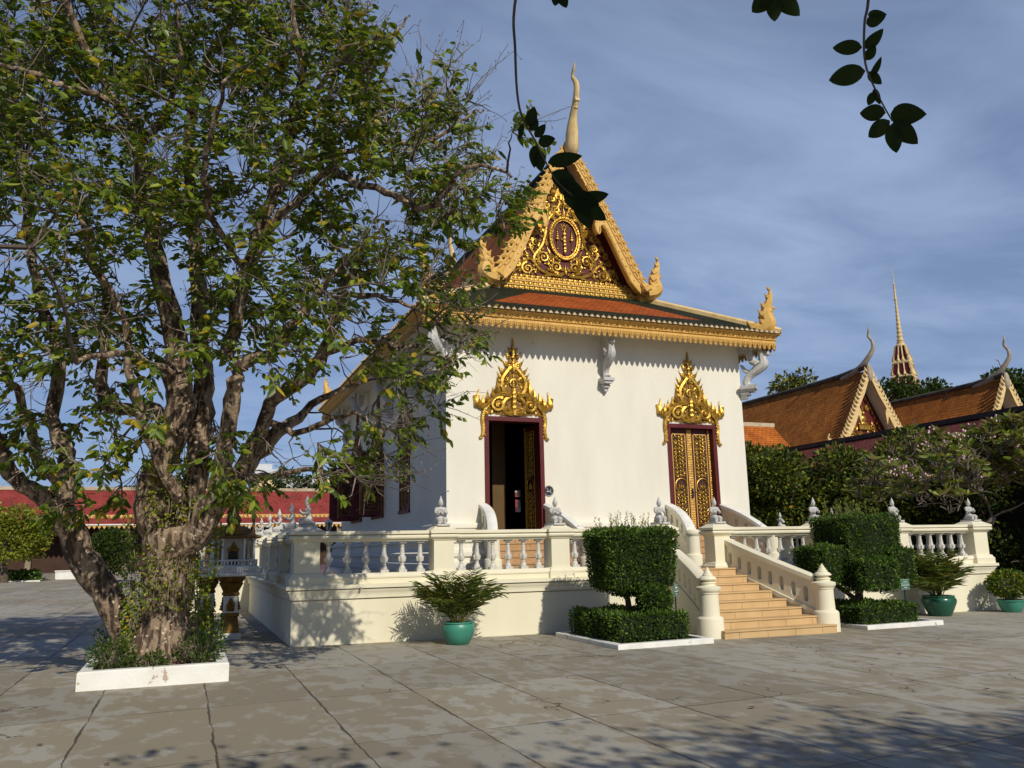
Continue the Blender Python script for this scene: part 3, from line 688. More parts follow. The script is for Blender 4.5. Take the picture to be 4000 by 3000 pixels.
def leaf_panel(w, h, seed, handle=False):
    """door leaf, hinge line at x=0, width w along +x, face toward -y"""
    b = MB(); b.box((0, 0, 0), (w, .05, h), 0)
    F = orn_fn(0, -.001, 0)
    for x in (.035, w-.035):
        b.box((x-.034, -.012, .02), (x+.034, -.002, h-.02), 1)
        z = .06
        while z < h-.04: b.ell((x, -.016, z), (.024, .016, .028), 5, 4, 2); z += .066
    b.box((.08, -.010, .10), (w-.08, -.001, h-.08), 0)
    px0, px1, pz0, pz1 = .15, w-.15, .17, h-.17
    b.box((px0-.012, -.014, pz0-.012), (px1+.012, -.0095, pz1+.012), 3)
    for a, c in (((px0-.03, pz0-.03), (px1+.03, pz0-.008)), ((px0-.03, pz1+.008), (px1+.03, pz1+.03)), ((px0-.03, pz0-.03), (px0-.008, pz1+.03)), ((px1+.008, pz0-.03), (px1+.03, pz1+.03))):
        b.box((a[0], -.022, a[1]), (c[0], -.0145, c[1]), 1)
    o = MB(); G = orn_fn(0, -.014, 0); zm = pz0+(pz1-pz0)*.45; cx = w/2; R = (px1-px0)/2*.95
    foliage(o, G, px0, px1, pz0, zm-R, seed); foliage(o, G, px0, px1, zm+R, pz1, seed+3)
    o.tube([G(cx+R*math.cos(2*PI*i/20), zm+R*math.sin(2*PI*i/20), .02) for i in range(21)], .016, 5)
    for dx in (-.06, 0, .06): flame(o, G, (cx+dx, zm-R*.6), PI/2, R*(1.2 if dx == 0 else .9), .028, 0)
    o.m = [2]*len(o.m); b.merge(o); return b
LM = [redm, goldp, goldm, shutm]
FR = []
for di, (a, c) in enumerate(DOORS):
    b = MB(); t = .115
    b.box((a-.03, YF-.035, DZ0), (a+t-.03, YF+.30, DZ1-t)); b.box((c-t+.03, YF-.035, DZ0), (c+.03, YF+.30, DZ1-t)); b.box((a-.03, YF-.035, DZ1-t), (c+.03, YF+.30, DZ1))
    if di == 1: b.box((a-.03, YF-.02, DZ0-.19), (c+.03, YF+.1, DZ0+.02), 1)
    f = b.build('door_frame', [redm, goldp], temple, bevel=.005); FR.append(f)
    if di == 1:
        n = 22; b = MB()
        for k in range(n): b.ell((a+(c-a)*(k+.5)/n, YF-.03, DZ0-.06), (.03, .02, .035), 5, 4); b.ell((a+(c-a)*(k+.5)/n, YF-.03, DZ0-.0), (.022, .015, .02), 5, 4)
        b.build('sill_beads', goldm, f)
    cx = (a+c)/2
    if di == 0:
        ped = pediment(orn_fn(0, 0, 0)).build('pediment_ornament', [goldm, golddk], f, org=(0, 0, 0))
        ped.location = (cx-CX, YF-.005-CY, DZ1+.02-FZ)
    else: part_copy(ped, f, (cx-CX, YF-.005-CY, DZ1+.02-FZ))
w = (DOORS[1][1]-DOORS[1][0]-.17)/2; h = DZ1-DZ0-.115
lp = leaf_panel(w, h, 5).build('door_leaf', LM, FR[1], org=(0, 0, 0)); x0 = DOORS[1][0]+.085
lp.location = (x0-CX, YF+.16-CY, DZ0-FZ)
part_copy(lp, FR[1], (x0+w+.004-CX, YF+.16-CY, DZ0-FZ))
x0l, x1l = DOORS[0][0]+.09, DOORS[0][1]-.09
part_copy(lp, FR[0], (x0l-.02-CX, YF+.33-CY, DZ0-FZ), math.radians(88))
c2 = part_copy(lp, FR[0], (x1l-CX, YF+.33+w-CY, DZ0-FZ), math.radians(-84))
b = MB(); b.box((x0+w-.03, YF+.105, 2.9), (x0+w+.03, YF+.125, 3.16)); b.tube([(x0+w, YF+.11, 3.05), (x0+w, YF+.05, 3.05), (x0+w+.09, YF+.05, 3.05)], .012, 6); b.build('door_handle', blackm, FR[1])
# windows on the shaded side -----------------------------------------
for wi, (y, hw) in enumerate(WINS):
    b = MB(); z0, z1, t = 2.78, 4.9, .1
    b.box((XL-.03, y-hw, z0), (XL+.3, y-hw+t, z1-t)); b.box((XL-.03, y+hw-t, z0), (XL+.3, y+hw, z1-t)); b.box((XL-.03, y-hw, z1-t), (XL+.3, y+hw, z1)); b.box((XL-.06, y-hw-.03, z0-.09), (XL+.3, y+hw+.03, z0))
    wf = b.build('window_frame', redm, temple)
    s = leaf_panel(hw-.1, z1-z0-.1, 11+wi); 
    sh = s.build('shutter', [redm, golddk, golddk, shutm], wf, org=(0, 0, 0)); c2 = part_copy(sh, wf)
    if wi == 0:   # closed: face toward -x
        sh.location = (XL+.01-CX, y+hw-.1-CY, z0-FZ); sh.rotation_euler = (0, 0, -PI/2)
        c2.location = (XL+.01-CX, y-.002-CY, z0-FZ); c2.rotation_euler = (0, 0, -PI/2)
    else:         # swung outward
        sh.location = (XL-.03-(hw-.1)-CX, y-hw+.02-CY, z0-FZ); sh.rotation_euler = (0, 0, 0)
        c2.location = (XL-.02-CX, y+hw-.02-CY, z0-FZ); c2.rotation_euler = (0, 0, PI-.12)
    G = lambda u, v, t=0, y=y: (XL-.005-t, y-u, 4.92+v)
    p = pediment(G); p.v = [(v[0], y+(v[1]-y)*.72, v[2]) for v in p.v]
    p.build('window_ornament', [golddk, golddk], wf)
# gable ends ----------------------------------------------------------
GY = 5.6
b = MB(); G = lambda u, v, t=0: (CX+u, 6.2-t, v)
b.poly([[(-2.38, 9.4), (2.38, 9.4), (2.05, 9.86), (1.40, 11.12), (.75, 12.32), (0, 13.45), (-.75, 12.32), (-1.40, 11.12), (-2.05, 9.86)]], .2, lambda u, v, t: (CX+u, 6.2+t, v))
tymp = b.build('tympanum', tymr, temple)
b = MB(); oc = (0, 10.85)
for s in (-1, 1):
    def f(u, v, t=0, s=s): return G(s*u, v, t)
    stem(b, f, [(.06, 9.72), (.4, 9.66), (.85, 9.8), (1.02, 10.15), (.75, 10.55), (.62, 10.95), (.55, 11.35), (.3, 11.7), (.12, 12.0), (.2, 12.3), (.05, 12.7)],   .055, .035)
    stem(b, f, [(.9, 9.85), (1.15, 10.1), (1.35, 9.95), (1.6, 9.7), (1.85, 9.6)], .055, .03)
    stem(b, f, [(.95, 10.2), (1.15, 10.5), (1.05, 10.8)], .045, .025)
    for (x, y, r, a, d) in ((.3, 9.92, .19, 4.5, 1), (.72, 10.18, .21, 5.2, 1), (1.25, 9.78, .19, 1.5, -1), (.98, 10.62, .14, 4, -1), (.8, 11.1, .13, 4, -1), (.27, 11.75, .16, 5, 1), (.55, 11.65, .1, 4, -1), (.18, 12.2, .12, 4, -1), (.12, 12.6, .09, 4, -1), (1.55, 9.9, .1, 2, -1)):
        spiral(b, f, (x, y), r, 1.6, a, d, .06)
        for k in range(5): aa = a+k*1.25; flame(b, f, (x+r*1.05*math.cos(aa), y+r*1.05*math.sin(aa)), aa+.5*d, r*.85, .055, .6*d)
        dots(b, f, [(x+r*.95*math.cos(k*1.1), y+r*.95*math.sin(k*1.1)) for k in range(6)], .028)
    for k in range(11):
        x = 1.62-1.35*k/10; z = 9.95+2.4*k/10; spiral(b, f, (x, z), .11, 1.4, k, 1 if k % 2 else -1, .045); flame(b, f, (x-.12, z-.02), 2.6, .2, .045)
    for (x, y) in ((.3, 10.2), (.55, 9.95), (1.0, 9.72), (1.25, 10.2), (.7, 10.8), (.95, 11.0), (.45, 11.5), (.1, 11.95), (.32, 12.05), (1.5, 9.72), (.5, 10.2), (.85, 10.35), (1.1, 10.45), (.62, 10.62), (.7, 11.3), (.35, 11.45), (.2, 11.6), (.3, 12.3), (.1, 12.4), (.9, 10.05), (1.35, 10.0), (1.7, 9.66), (.15, 9.85), (.5, 9.8)):
        for a_ in (.2, 1.3, 2.3, 3.3): flame(b, f, (x, y), a_+x, .17, .045, .7)
    for k in range(14):
        t = k/13; x = 1.78-1.5*t; z = 9.72+2.75*t; flame(b, f, (x, z), 2.0-.3*(k % 2), .26, .05, .5)
    flame(b, f, (.12, 9.64), .15, .5, .05); flame(b, f, (.5, 9.62), .05, .45, .05)
    flame(b, f, (.05, 11.45), 1.0, .3, .045); flame(b, f, (.5, 10.3), 1.4, .3, .045); flame(b, f, (.42, 10.05), 1.9, .3, .04)
flame(b, G, (0, 9.7), PI/2, .3, .06, 0); flame(b, G, (0, 11.55), PI/2, .4, .06, 0); flame(b, G, (0, 12.0), PI/2, .4, .05, 0)
b.build('gilded_scrolls', goldm, tymp)
b = MB()
for R0_, R1_, w_ in ((.49, .66, .045), (.42, .59, .022)):
    b.tube([G(R0_*math.cos(2*PI*i/36), oc[1]+R1_*math.sin(2*PI*i/36), .05) for i in range(37)], w_, 6)
for i in range(44): a = 2*PI*i/44; b.ell(G(.49*math.cos(a), oc[1]+.66*math.sin(a), .075), .035, 5, 4)
for i in range(8): flame(b, G, (.03*math.cos(i*PI/4), oc[1]+.36+.03*math.sin(i*PI/4)), i*PI/4, .15, .03, 0)
b.tube([G(0, oc[1]-.5, .04), G(0, oc[1]+.3, .04)], .025, 6); dots(b, G, [(0, oc[1]+z) for z in (-.42, -.32, -.2, -.1, .02, .14)], .06); flame(b, G, (-.12, oc[1]-.02), 0, .24, .05, 0)
for s in (-1, 1):
    b.tube([G(s*.24, oc[1]-.36, .04), G(s*.24, oc[1]+.34, .04)], .014, 5)
    for z, r in ((-.02, .065), (.06, .05), (.13, .04), (.2, .03), (-.34, .035)): b.ell(G(s*.24, oc[1]+z, .04), (r, r*.6, r*.7), 6, 4)
b.build('oval_emblem', goldm, tymp)
b = MB()
b.box((CX-2.35, 5.98, 9.0), (CX+2.35, 6.5, 9.17)); b.box((CX-2.28, 6.02, 9.17), (CX+2.28, 6.5, 9.32)); b.box((CX-2.2, 6.06, 9.32), (CX+2.2, 6.5, 9.46))
b.box((CX-2.42, 5.94, 9.165), (CX+2.42, 6.4, 9.195)); b.box((CX-2.34, 5.98, 9.315), (CX+2.34, 6.4, 9.345))
cor = b.build('gable_cornice', goldp, temple)
b = MB()
for z, yy, pit, hw_ in ((9.255, 6.02, .15, 2.24), (9.395, 6.06, .13, 2.16), (9.5, 6.10, .17, 2.1), (9.10, 5.98, .16, 2.3)):
    n = int(2*hw_/pit)
    for k in range(n):
        x = CX-hw_+2*hw_*(k+.5)/n; b.ell((x, yy-.005, z), (pit*.42, .035, .055), 6, 4); b.ell((x+pit/2, yy, z+.03), (.025, .02, .03), 5, 3)
b.build('lotus_bosses', goldm, cor)
OUT = [(0, 13.72), (.62, 12.72), (1.0, 12.02), (1.35, 11.36), (1.7, 10.68), (2.0, 10.1), (2.2, 9.74), (2.42, 9.52), (2.62, 9.46), (2.8, 9.44), (2.88, 9.34), (2.84, 9.2), (2.6, 9.1)]
INN = [(2.3, 9.12), (2.12, 9.22), (1.88, 9.5), (1.66, 9.95), (1.5, 10.28), (1.3, 10.72), (1.12, 11.08), (1.0, 11.2), (.9, 11.14), (.9, 10.98), (.85, 10.9), (.78, 11.02), (.75, 11.2), (.82, 11.4), (.86, 11.6), (.8, 11.9), (.5, 12.45), (0, 13.36)]
def bargeboard(sg):
    b = MB(); G = lambda u, v, t=0: (CX+sg*u, GY-t, v)
    b.poly([OUT+INN], .17, lambda u, v, t: (CX+sg*u, GY+t, v))
    P = smooth_path(OUT[:8], 6); nP = len(P)
    for off, r in ((.05, .026), (.14, .018)):
        b.tube([G(p[0]-off*.88, p[1]-off*.5, .01) for p in P[2:]], r, 5)
    Q = smooth_path(list(reversed(INN))[1:], 4); b.tube([G(p[0]+.035, p[1]+.02, .01) for p in Q[:-3]], .024, 5)
    L = [0]
    for a, c in zip(P[:-1], P[1:]): L.append(L[-1]+float(np.linalg.norm(c-a)))
    s = .12; rows = []
    while s < L[-1]:
        i = max(k for k in range(nP) if L[k] <= s); i = min(i, nP-2); t = (s-L[i])/(L[i+1]-L[i]); p = P[i]+(P[i+1]-P[i])*t; rows.append(p); s += .25
    for p in rows:
        flame(b, lambda u, v, t=0: G(u, v, t-.10), (p[0]-.04, p[1]-.02), .5, .34, .105, 1.7)
        b.ell(G(p[0]+.01, p[1]+.02, -.02), (.06, .06, .07), 6, 5); flame(b, lambda u, v, t=0: G(u, v, t-.1), (p[0]+.03, p[1]+.08), 1.4, .2, .06, -1.3)
        b.ell(G(p[0]-.09, p[1]-.05, .02), (.05, .03, .05), 6, 4)
        b.ell(G(p[0]-.22, p[1]-.12, .01), (.03, .02, .03), 5, 4)
    return b.build('bargeboard', goldp, temple)
def naga(b, G, sc=1.0):
    """crested serpent head seen in profile, rising from the origin and leaning out to +u"""
    def g(u, v, t=0): return G(u*sc, v*sc, t*sc)
    P = smooth_path([(-.25, -.12), (.0, -.06), (.16, .08), (.1, .3), (.12, .5), (.2, .72), (.26, .95), (.25, 1.12)], 4); n = len(P)-1
    b.tube([g(p[0], p[1], .06) for p in P], [sc*(.235*(1-(i/n)**1.6)+.015) for i in range(n+1)], 8)
    for i in range(2, n, 5):
        p = P[i]; k = 1-i/n; h = lambda u, v, t=0: g(u, v, t+.06)
        flame(b, h, (p[0]-.08*k, p[1]-.02), 1.95, .26*k+.16, .19*k+.06, -.7)
    h = lambda u, v, t=0: g(u, v, t+.06)
    b.ell(g(.2, .46, .06), (.13*sc, .11*sc, .1*sc), 8, 5); flame(b, h, (.24, .5), .5, .2, .06, 1.2); flame(b, h, (.22, .36), -.1, .16, .05, .9); flame(b, h, (.1, .22), .2, .16, .07, 1.2)
    b.ell(g(.17, .53, .17), .03*sc, 6, 4)
for sg in (-1, 1):
    bb = bargeboard(sg)
    b = MB(); naga(b, lambda u, v, t=0: (CX+sg*(2.64+u*.95), GY+.08-t, 9.3+v*.92)); hd = b.build('naga_finial', goldp, temple)
    b = MB(); b.box((CX+sg*2.45-.16, 5.75, 8.95), (CX+sg*2.45+.16, 5.97, 9.2)); pd = b.build('naga_block', goldp, temple)
    for o_ in (bb, hd, pd): part_copy(o_, temple, rz=PI)
def chofa(b):
    P = smooth_path([(5.66, 13.1), (5.45, 13.45), (5.38, 13.95), (5.28, 14.4), (5.1, 14.75), (4.97, 15.1), (4.97, 15.35), (5.12, 15.6), (5.22, 15.75), (5.10, 15.95), (5.0, 16.1)], 4)
    R = [.06, .27, .25, .165, .13, .12, .105, .075, .06, .06, .012]; rr = [float(np.interp(i/4, range(11), R)) for i in range(len(P))]
    b.tube([(CX, p[0], p[1]) for p in P], rr, 10, flat=(.72, 1, 1))
    for z, y in ((14.62, 5.44), (14.72, 5.42)): b.ell((CX, y-.4, z), (.07, .05, .045), 6, 4)
    b.box((CX-.07, 4.92, 14.8), (CX+.07, 5.1, 14.9))
b = MB(); chofa(b); ch = b.build('chofa_finial', paleg, temple)
for o_ in (tymp, cor, ch):
    c = part_copy(o_, temple, rz=PI)
    for k in list(o_.children): part_copy(k, c)
for (x, y), a in zip(((13.62, 3.45), (3.48, 3.45), (3.48, 19.55), (13.62, 19.55)), (-PI/4, -3*PI/4, 3*PI/4, PI/4)):
    b = MB(); ca, sa = math.cos(a), math.sin(a); naga(b, lambda u, v, t=0: (x-.12*ca+u*ca+t*sa*.8, y-.12*sa+u*sa-t*ca*.8, 7.78+v), 1.0); b.frustum((x-.12*ca, y-.12*sa), 7.5, 7.72, (.2, .2), (.14, .14)); b.build('corner_naga', goldp, temple)
# winged brackets ------------------------------------------------------
def bracket():
    b = MB()
    for h0, z0, h1, z1 in ((.03, 0, .07, .1), (.075, .1, .1, .16), (.1, .16, .085, .2), (.1, .2, .15, .27), (.16, .27, .17, .34), (.15, .34, .15, .37)):
        b.frustum((0, -h1), z0, z1, (h0, h1*.98), (h1, h1*.98))
    P = smooth_path([(-.16, .37), (-.13, .5), (-.2, .66), (-.36, .82), (-.5, .97), (-.5, 1.15), (-.47, 1.35)], 4); n = len(P)-1
    R = [.1, .085, .09, .125, .125, .09, .08]; b.tube([(0, p[0], p[1]) for p in P], [float(np.interp(i/4, range(7), R)) for i in range(n+1)], 8)
    b.ell((0, -.2, .40), (.1, .14, .04), 8, 4)
    b.ell((0, -.55, 1.28), (.075, .12, .085), 8, 5); b.tube([(0, -.6, 1.26), (0, -.7, 1.24)], [.045, .015], 6)
    for s in (-1, 1):
        w = smooth_path([(-.4, .98), (-.3, 1.1), (-.26, 1.3), (-.3, 1.48)], 4); b.tube([(s*.11, p[0], p[1]) for p in w], [.09*(1-.7*i/12) for i in range(13)], 6, flat=(.5, 1, 1))
        for k in range(5): b.tube([(s*.115, -.33+.02*k, 1.02+.09*k), (s*.12, -.24+.02*k, 1.06+.09*k), (s*.12, -.19+.02*k, 1.12+.09*k)], [.03, .025, .006], 5)
    t = smooth_path([(-.22, .78), (-.12, .84), (-.06, .98), (-.02, 1.02)], 3); b.tube([(0, p[0], p[1]) for p in t], [.07*(1-.8*i/9) for i in range(10)], 6, flat=(.6, 1, 1))
    for k in range(4): b.tube([(0, -.3-.05*k, .82+.05*k), (0, -.27-.05*k, .9+.05*k)], [.05, .02], 5)
    b.box((-.03, -.5, 1.32), (.03, -.42, 1.5)); return b
br = bracket().build('winged_bracket', statm, temple, org=(0, 0, 0))
def place(o, x, y, rz, s): o.location = (x-CX, y-CY, 5.72-FZ); o.rotation_euler = (0, 0, rz); o.scale = (s, s, 1.0)
place(br, 8.55, YF, 0, 1)
for x, y, rz, s in [(XR, YF, PI/4, 1.35), (XL, YF, -PI/4, 1.35)]+[(XL, y, -PI/2, 1) for y in (6.75, 10.0, 13.8, 17.2)]+[(XR, y, PI/2, 1) for y in (6.75, 10.0, 13.8)]:
    place(part_copy(br, temple), x, y, rz, s)
# no-entry style round notice beside the open door
sg_ = thing('notice_sign', (6.83, YF-.002, 3.06), 'round black no smoking notice on the white wall right of the open doorway', 'sign')
b = MB(); F = lambda r, n=28: [(6.83+r*math.cos(2*PI*i/n), 3.06+r*math.sin(2*PI*i/n)) for i in range(n)]
b.poly([F(.135)], .012, lambda u, v, t: (u, YF-.014+t, v)); b.build('sign_plate', blackm, sg_)
b = MB(); b.tube([(u, YF-.016, v) for u, v in F(.128)+F(.128)[:1]], .013, 6); b.tube([(6.83-.085, YF-.016, 3.06+.085), (6.83+.085, YF-.016, 3.06-.085)], .012, 6); b.build('ring_and_bar', greym, sg_)
b = MB(); b.box((6.77, YF-.0165, 3.035), (6.89, YF-.0142, 3.055)); b.tube([(6.89, YF-.016, 3.07), (6.875, YF-.016, 3.09), (6.895, YF-.016, 3.11)], .006, 4); b.build('cigarette_symbol', signw, sg_)
# ------------------------------------------------------------------ kneeling statues
def bake(o, vox):
    m = o.modifiers.new('r', 'REMESH'); m.mode = 'VOXEL'; m.voxel_size = vox; m.use_smooth_shade = True
    dg = bpy.context.evaluated_depsgraph_get(); me = bpy.data.meshes.new_from_object(o.evaluated_get(dg)); o.modifiers.clear()
    old = o.data; o.data = me; me.name = old.name; return o
b = MB()
b.tube([(0, .05, .06), (0, .05, .12), (0, .035, .2), (0, .03, .27), (0, .035, .31), (0, .03, .335), (0, .02, .37)], [.085, .088, .062, .07, .068, .034, .03], 12, flat=(1, .75, 1))
for s in (-1, 1):
    b.tube([(s*.045, .07, .085), (s*.055, 0, .09), (s*.06, -.08, .085), (s*.058, -.13, .065)], [.062, .062, .055, .042], 8)      # thigh
    b.tube([(s*.058, -.12, .05), (s*.055, .02, .04), (s*.05, .12, .045), (s*.048, .16, .035)], [.04, .042, .034, .022], 8)      # folded shin and foot
    b.tube([(s*.05, .035, .31), (s*.088, .035, .30), (s*.108, .01, .25), (s*.105, -.03, .205)], [.035, .036, .03, .027], 8)     # upper arm
    b.tube([(s*.105, -.03, .205), (s*.07, -.085, .225), (s*.02, -.105, .25)], [.027, .023, .018], 8)                            # forearm
    b.tube([(s*.012, -.105, .24), (s*.010, -.115, .275), (s*.006, -.12, .305)], [.017, .016, .008], 6)                          # pressed hand
    b.ell((s*.046, .022, .40), (.010, .016, .028), 6, 5)                                                                        # ear
    b.ell((s*.017, -.026, .406), (.009, .006, .005), 6, 4)
b.ell((0, .012, .40), (.044, .047, .056), 12, 8); b.ell((0, -.034, .395), (.008, .012, .014), 6, 4); b.ell((0, -.03, .377), (.014, .008, .005), 6, 4)
b.lathe((0, .014, .425), [(.048, -.01), (.052, 0), (.05, .012), (.042, .018), (.044, .03), (.034, .045), (.036, .055), (.026, .07), (.026, .08), (.017, .095), (.015, .105), (.006, .13), (.001, .15)], 12)
b.ell((0, .03, .045), (.09, .13, .035), 10, 5); b.tube([(0, .035, .335), (.04, .0, .30), (0, -.03, .285), (-.04, 0, .30), (0, .035, .335)], .010, 5)
sm_ = b.build('figure', statm, None, org=(0, 0, 0)); bake(sm_, .0085)
b = MB(); b.box((-.13, -.2, -.035), (.13, .2, .008)); bs_ = b.build('statue_base', statm, None, org=(0, 0, 0), bevel=.006)
ROW = ['on the shaded front left corner pillar of the terrace', 'on the pillar in front of the white temple corner', 'on the pillar before the open doorway', 'on the pillar just left of the front staircase', 'on the pillar at the right of the front staircase', 'one pillar right of the front staircase', 'half hidden behind the tiered topiary', 'on the far right front pillar of the terrace']
st0 = None
def statue(x, y, rz, lab):
    global st0
    loc = (x, y, 2.11); lab = 'grey kneeling praying statue '+lab
    if st0 is None:
        st0 = thing('kneeling_statue', loc, lab, 'statue', 'kneeling statues on the terrace pillars'); st0.rotation_euler = (0, 0, rz)
        for o in (sm_, bs_): o.parent = st0
    else: dup(st0, loc, rz, lab)
statue(front_x[0], .25, -PI/2, ROW[0])
for k in range(1, 8): statue(front_x[k], .25, 0, ROW[k])
SL = ['second from the corner on the shaded left balustrade', 'third from the corner on the shaded left balustrade', 'fourth from the corner on the left balustrade', 'fifth from the corner on the left balustrade', 'sixth from the corner on the left balustrade', 'second smallest, far along the left balustrade', 'smallest and farthest along the left balustrade']
for k, l in enumerate(SL): statue(.25, side_y[k], -PI/2, l)
for k, l in enumerate(['behind the tiered topiary, first along the right side balustrade', 'second along the right side balustrade, seen past the topiary', 'on the right side balustrade against dark trees, right of the stairs', 'farthest back on the right side balustrade near the temple']): statue(TX-.25, side_y[k], PI/2, l)
# ------------------------------------------------------------------ kerbs, hedges, topiaries, plant signs
def kerb(name, label, x0, y0, x1, y1, h, w, m, skew=0):
    cx, cy = (x0+x1)/2, (y0+y1)/2; t = thing(name, (cx, cy, gz(cx)), label, 'kerb'); z = gz(cx)
    b = MB(); P = [(x0, y0), (x1, y0+skew), (x1, y1+skew), (x0, y1)]
    b.sweep(P, [(0, z-.1), (0, z+h-.012), (-.012, z+h), (-w, z+h), (-w, z-.1), (0, z-.1)], closed=True); b.build('kerb_rim', m, t)
    b = MB(); b.add([(x0+w*.8, y0+w*.8, z+h*.55), (x1-w*.8, y0+skew+w*.8, z+h*.55), (x1-w*.8, y1+skew-w*.8, z+h*.55), (x0+w*.8, y1-w*.8, z+h*.55)], [(0, 1, 2, 3)]); b.build('soil_bed', soilm, t); return t
HL = [hd1, hd2]
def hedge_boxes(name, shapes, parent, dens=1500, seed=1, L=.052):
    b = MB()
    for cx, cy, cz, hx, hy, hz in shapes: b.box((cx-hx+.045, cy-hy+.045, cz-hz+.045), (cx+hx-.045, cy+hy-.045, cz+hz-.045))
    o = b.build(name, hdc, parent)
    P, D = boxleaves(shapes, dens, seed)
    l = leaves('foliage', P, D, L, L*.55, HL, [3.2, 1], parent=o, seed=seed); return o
kerb('garden_kerb', 'low white kerb round the square hedge left of the stairs', 4.82, -3.1, 6.72, -.62, .085, .14, whitem, .1)
hedge = thing('square_hedge', (5.72, -1.9, 0), 'low square clipped hedge under the topiary left of the stairs', 'hedge'); hedge_boxes('hedge_body', [(5.7, -1.85, .24, .70, .92, .23)], hedge, 1500, 3)
top1 = thing('topiary_tree', (5.75, -1.9, 0), 'dark green topiary with big cube crown and small ball below, left of the stairs', 'topiary')
cr_ = hedge_boxes('cube_crown', [(5.76, -1.95, 1.39, .66, .54, .50), (5.74, -1.9, .86, .30, .34, .10)], top1, 2000, 5)
for o_ in [cr_]+list(cr_.children):     # the crown narrows toward its stem
    for v in o_.data.vertices:
        q = max(0, 1.85-v.co.z)/1.05; k = 1-.20*q**2.6; v.co.x = (v.co.x+.06)*k-.06; v.co.y *= k
g = np.random.default_rng(9)
def sprigs(t, n, X, Y, z, h0, h1, L, m):
    for k in range(n):
        x, y = g.uniform(*X), g.uniform(*Y); h = g.uniform(h0, h1)*(1.25 if abs(x-sum(X)/2) < .4 else .9); lx, ly = g.normal(0, .04, 2); b = MB()
        b.tube([(x, y, z-.02), (x+lx, y+ly, z+h)], [.004, .002], 3)
        for i in range(int(h/.026)):
            u = i*.026/h; c = Vector((x+lx*u, y+ly*u, z+i*.026)); a = g.uniform(0, 6.28); d = Vector((math.cos(a), math.sin(a), .6)).normalized(); sd = d.cross(Vector((0, 0, 1))).normalized()*L*.28
            b.add([c, c+d*L*.45+sd, c+d*L, c+d*L*.45-sd], [(0, 1, 2, 3)], 1)
        b.build('sprig', m, t, recalc=False)
sprigs(top1, 46, (5.15, 6.35), (-2.4, -1.5), 1.88, .08, .34, .055, [twigm, lf4])
b = MB(); b.tube([(5.7, -1.9, 0), (5.72, -1.92, .4), (5.66, -1.9, .9)], [.07, .06, .05], 8); b.tube([(5.72, -1.92, .35), (5.8, -2.15, .6)], [.045, .03], 6); b.build('trunk', barkd, top1)
b = MB(); b.ell((5.95, -2.40, .68), (.27, .27, .26), 14, 9); bl = b.build('ball', hdc, top1); P, D = ellleaves((5.95, -2.40, .68), (.30, .30, .28), 2600, np.random.default_rng(3), .93); leaves('foliage', P, D, .05, .028, HL, [3, 1], parent=bl, seed=6)
kerb('garden_kerb', 'low white kerb round the square hedge right of the stairs', 10.62, -2.45, 12.72, -.72, .085, .14, whitem, .12)
hedge = thing('square_hedge', (11.4, -1.6, 0), 'low square clipped hedge under the tiered topiary right of the stairs', 'hedge'); hedge_boxes('hedge_body', [(11.42, -1.5, .13, .76, .78, .24)], hedge, 1400, 13)
top2 = thing('topiary_tree', (11.5, -1.5, 0), 'dark green tiered topiary with one tall block and three lower blocks, right of the stairs', 'topiary')
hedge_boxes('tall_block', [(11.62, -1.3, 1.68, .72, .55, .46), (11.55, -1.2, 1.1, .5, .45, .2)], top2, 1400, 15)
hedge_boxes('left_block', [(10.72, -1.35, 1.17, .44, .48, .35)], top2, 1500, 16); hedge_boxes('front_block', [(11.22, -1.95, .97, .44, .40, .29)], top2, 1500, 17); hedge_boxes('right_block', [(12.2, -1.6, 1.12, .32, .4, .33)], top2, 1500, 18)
sprigs(top2, 44, (10.95, 12.3), (-1.75, -.9), 2.12, .1, .4, .062, [twigm, lf4])
b = MB(); b.tube([(11.3, -1.55, 0), (11.28, -1.6, .45), (11.2, -1.7, .75)], [.1, .085, .07], 8); b.tube([(11.3, -1.5, .4), (11.7, -1.4, .9)], [.06, .05], 6); b.tube([(11.28, -1.5, .45), (10.8, -1.4, .8)], [.05, .04], 6); b.build('trunk', barkm, top2)
def plant_sign(x, y, z0, z1, label, rz):
    t = thing('plant_sign', (0, 0, 0), label, 'sign'); t.location = (x, y, gz(x)); t.rotation_euler = (0, 0, rz)
    b = MB(); b.box((-.018, 0, 0), (.018, .02, z1-.04)); b.build('sign_post', signp, t, org=(0, 0, 0))
    b = MB(); b.box((-.135, -.012, z1-.2), (.135, 0, z1)); pl = b.build('sign_plate', signg, t, org=(0, 0, 0), bevel=.003)
    b = MB(); r = random.Random(int(x*10))
    for k in range(6):   # looped Khmer letters of the heading
        cx = -.05+k*.02; b.tube([(cx, -.0135, z1-.06), (cx+.006, -.0135, z1-.035), (cx+.013, -.0135, z1-.04), (cx+.012, -.0135, z1-.062)], .0028, 4)
    for x0, x1, zz in ((-.12, .12, .115), (-.045, .045, .16)):
        u = x0
        while u < x1: w = r.uniform(.006, .011); b.box((u, -.0135, z1-zz-.008), (u+w, -.0121, z1-zz+.008)); u += w+.004
    for a, c in (((-.13, z1-.082), (.13, z1-.078)), ((-.13, z1-.196), (.13, z1-.192)), ((-.13, z1-.008), (.13, z1-.004))): b.box((a[0], -.0135, a[1]), (c[0], -.0121, c[1]))
    b.build('lettering', signw, pl, org=(0, 0, 0))
plant_sign(6.36, -2.45, 0, .97, 'small green plant name sign at the edge of the left hedge, seen edge on', .73)
plant_sign(11.93, -2.2, 0, .92, 'small green plant name sign facing forward in the right hedge', .1)
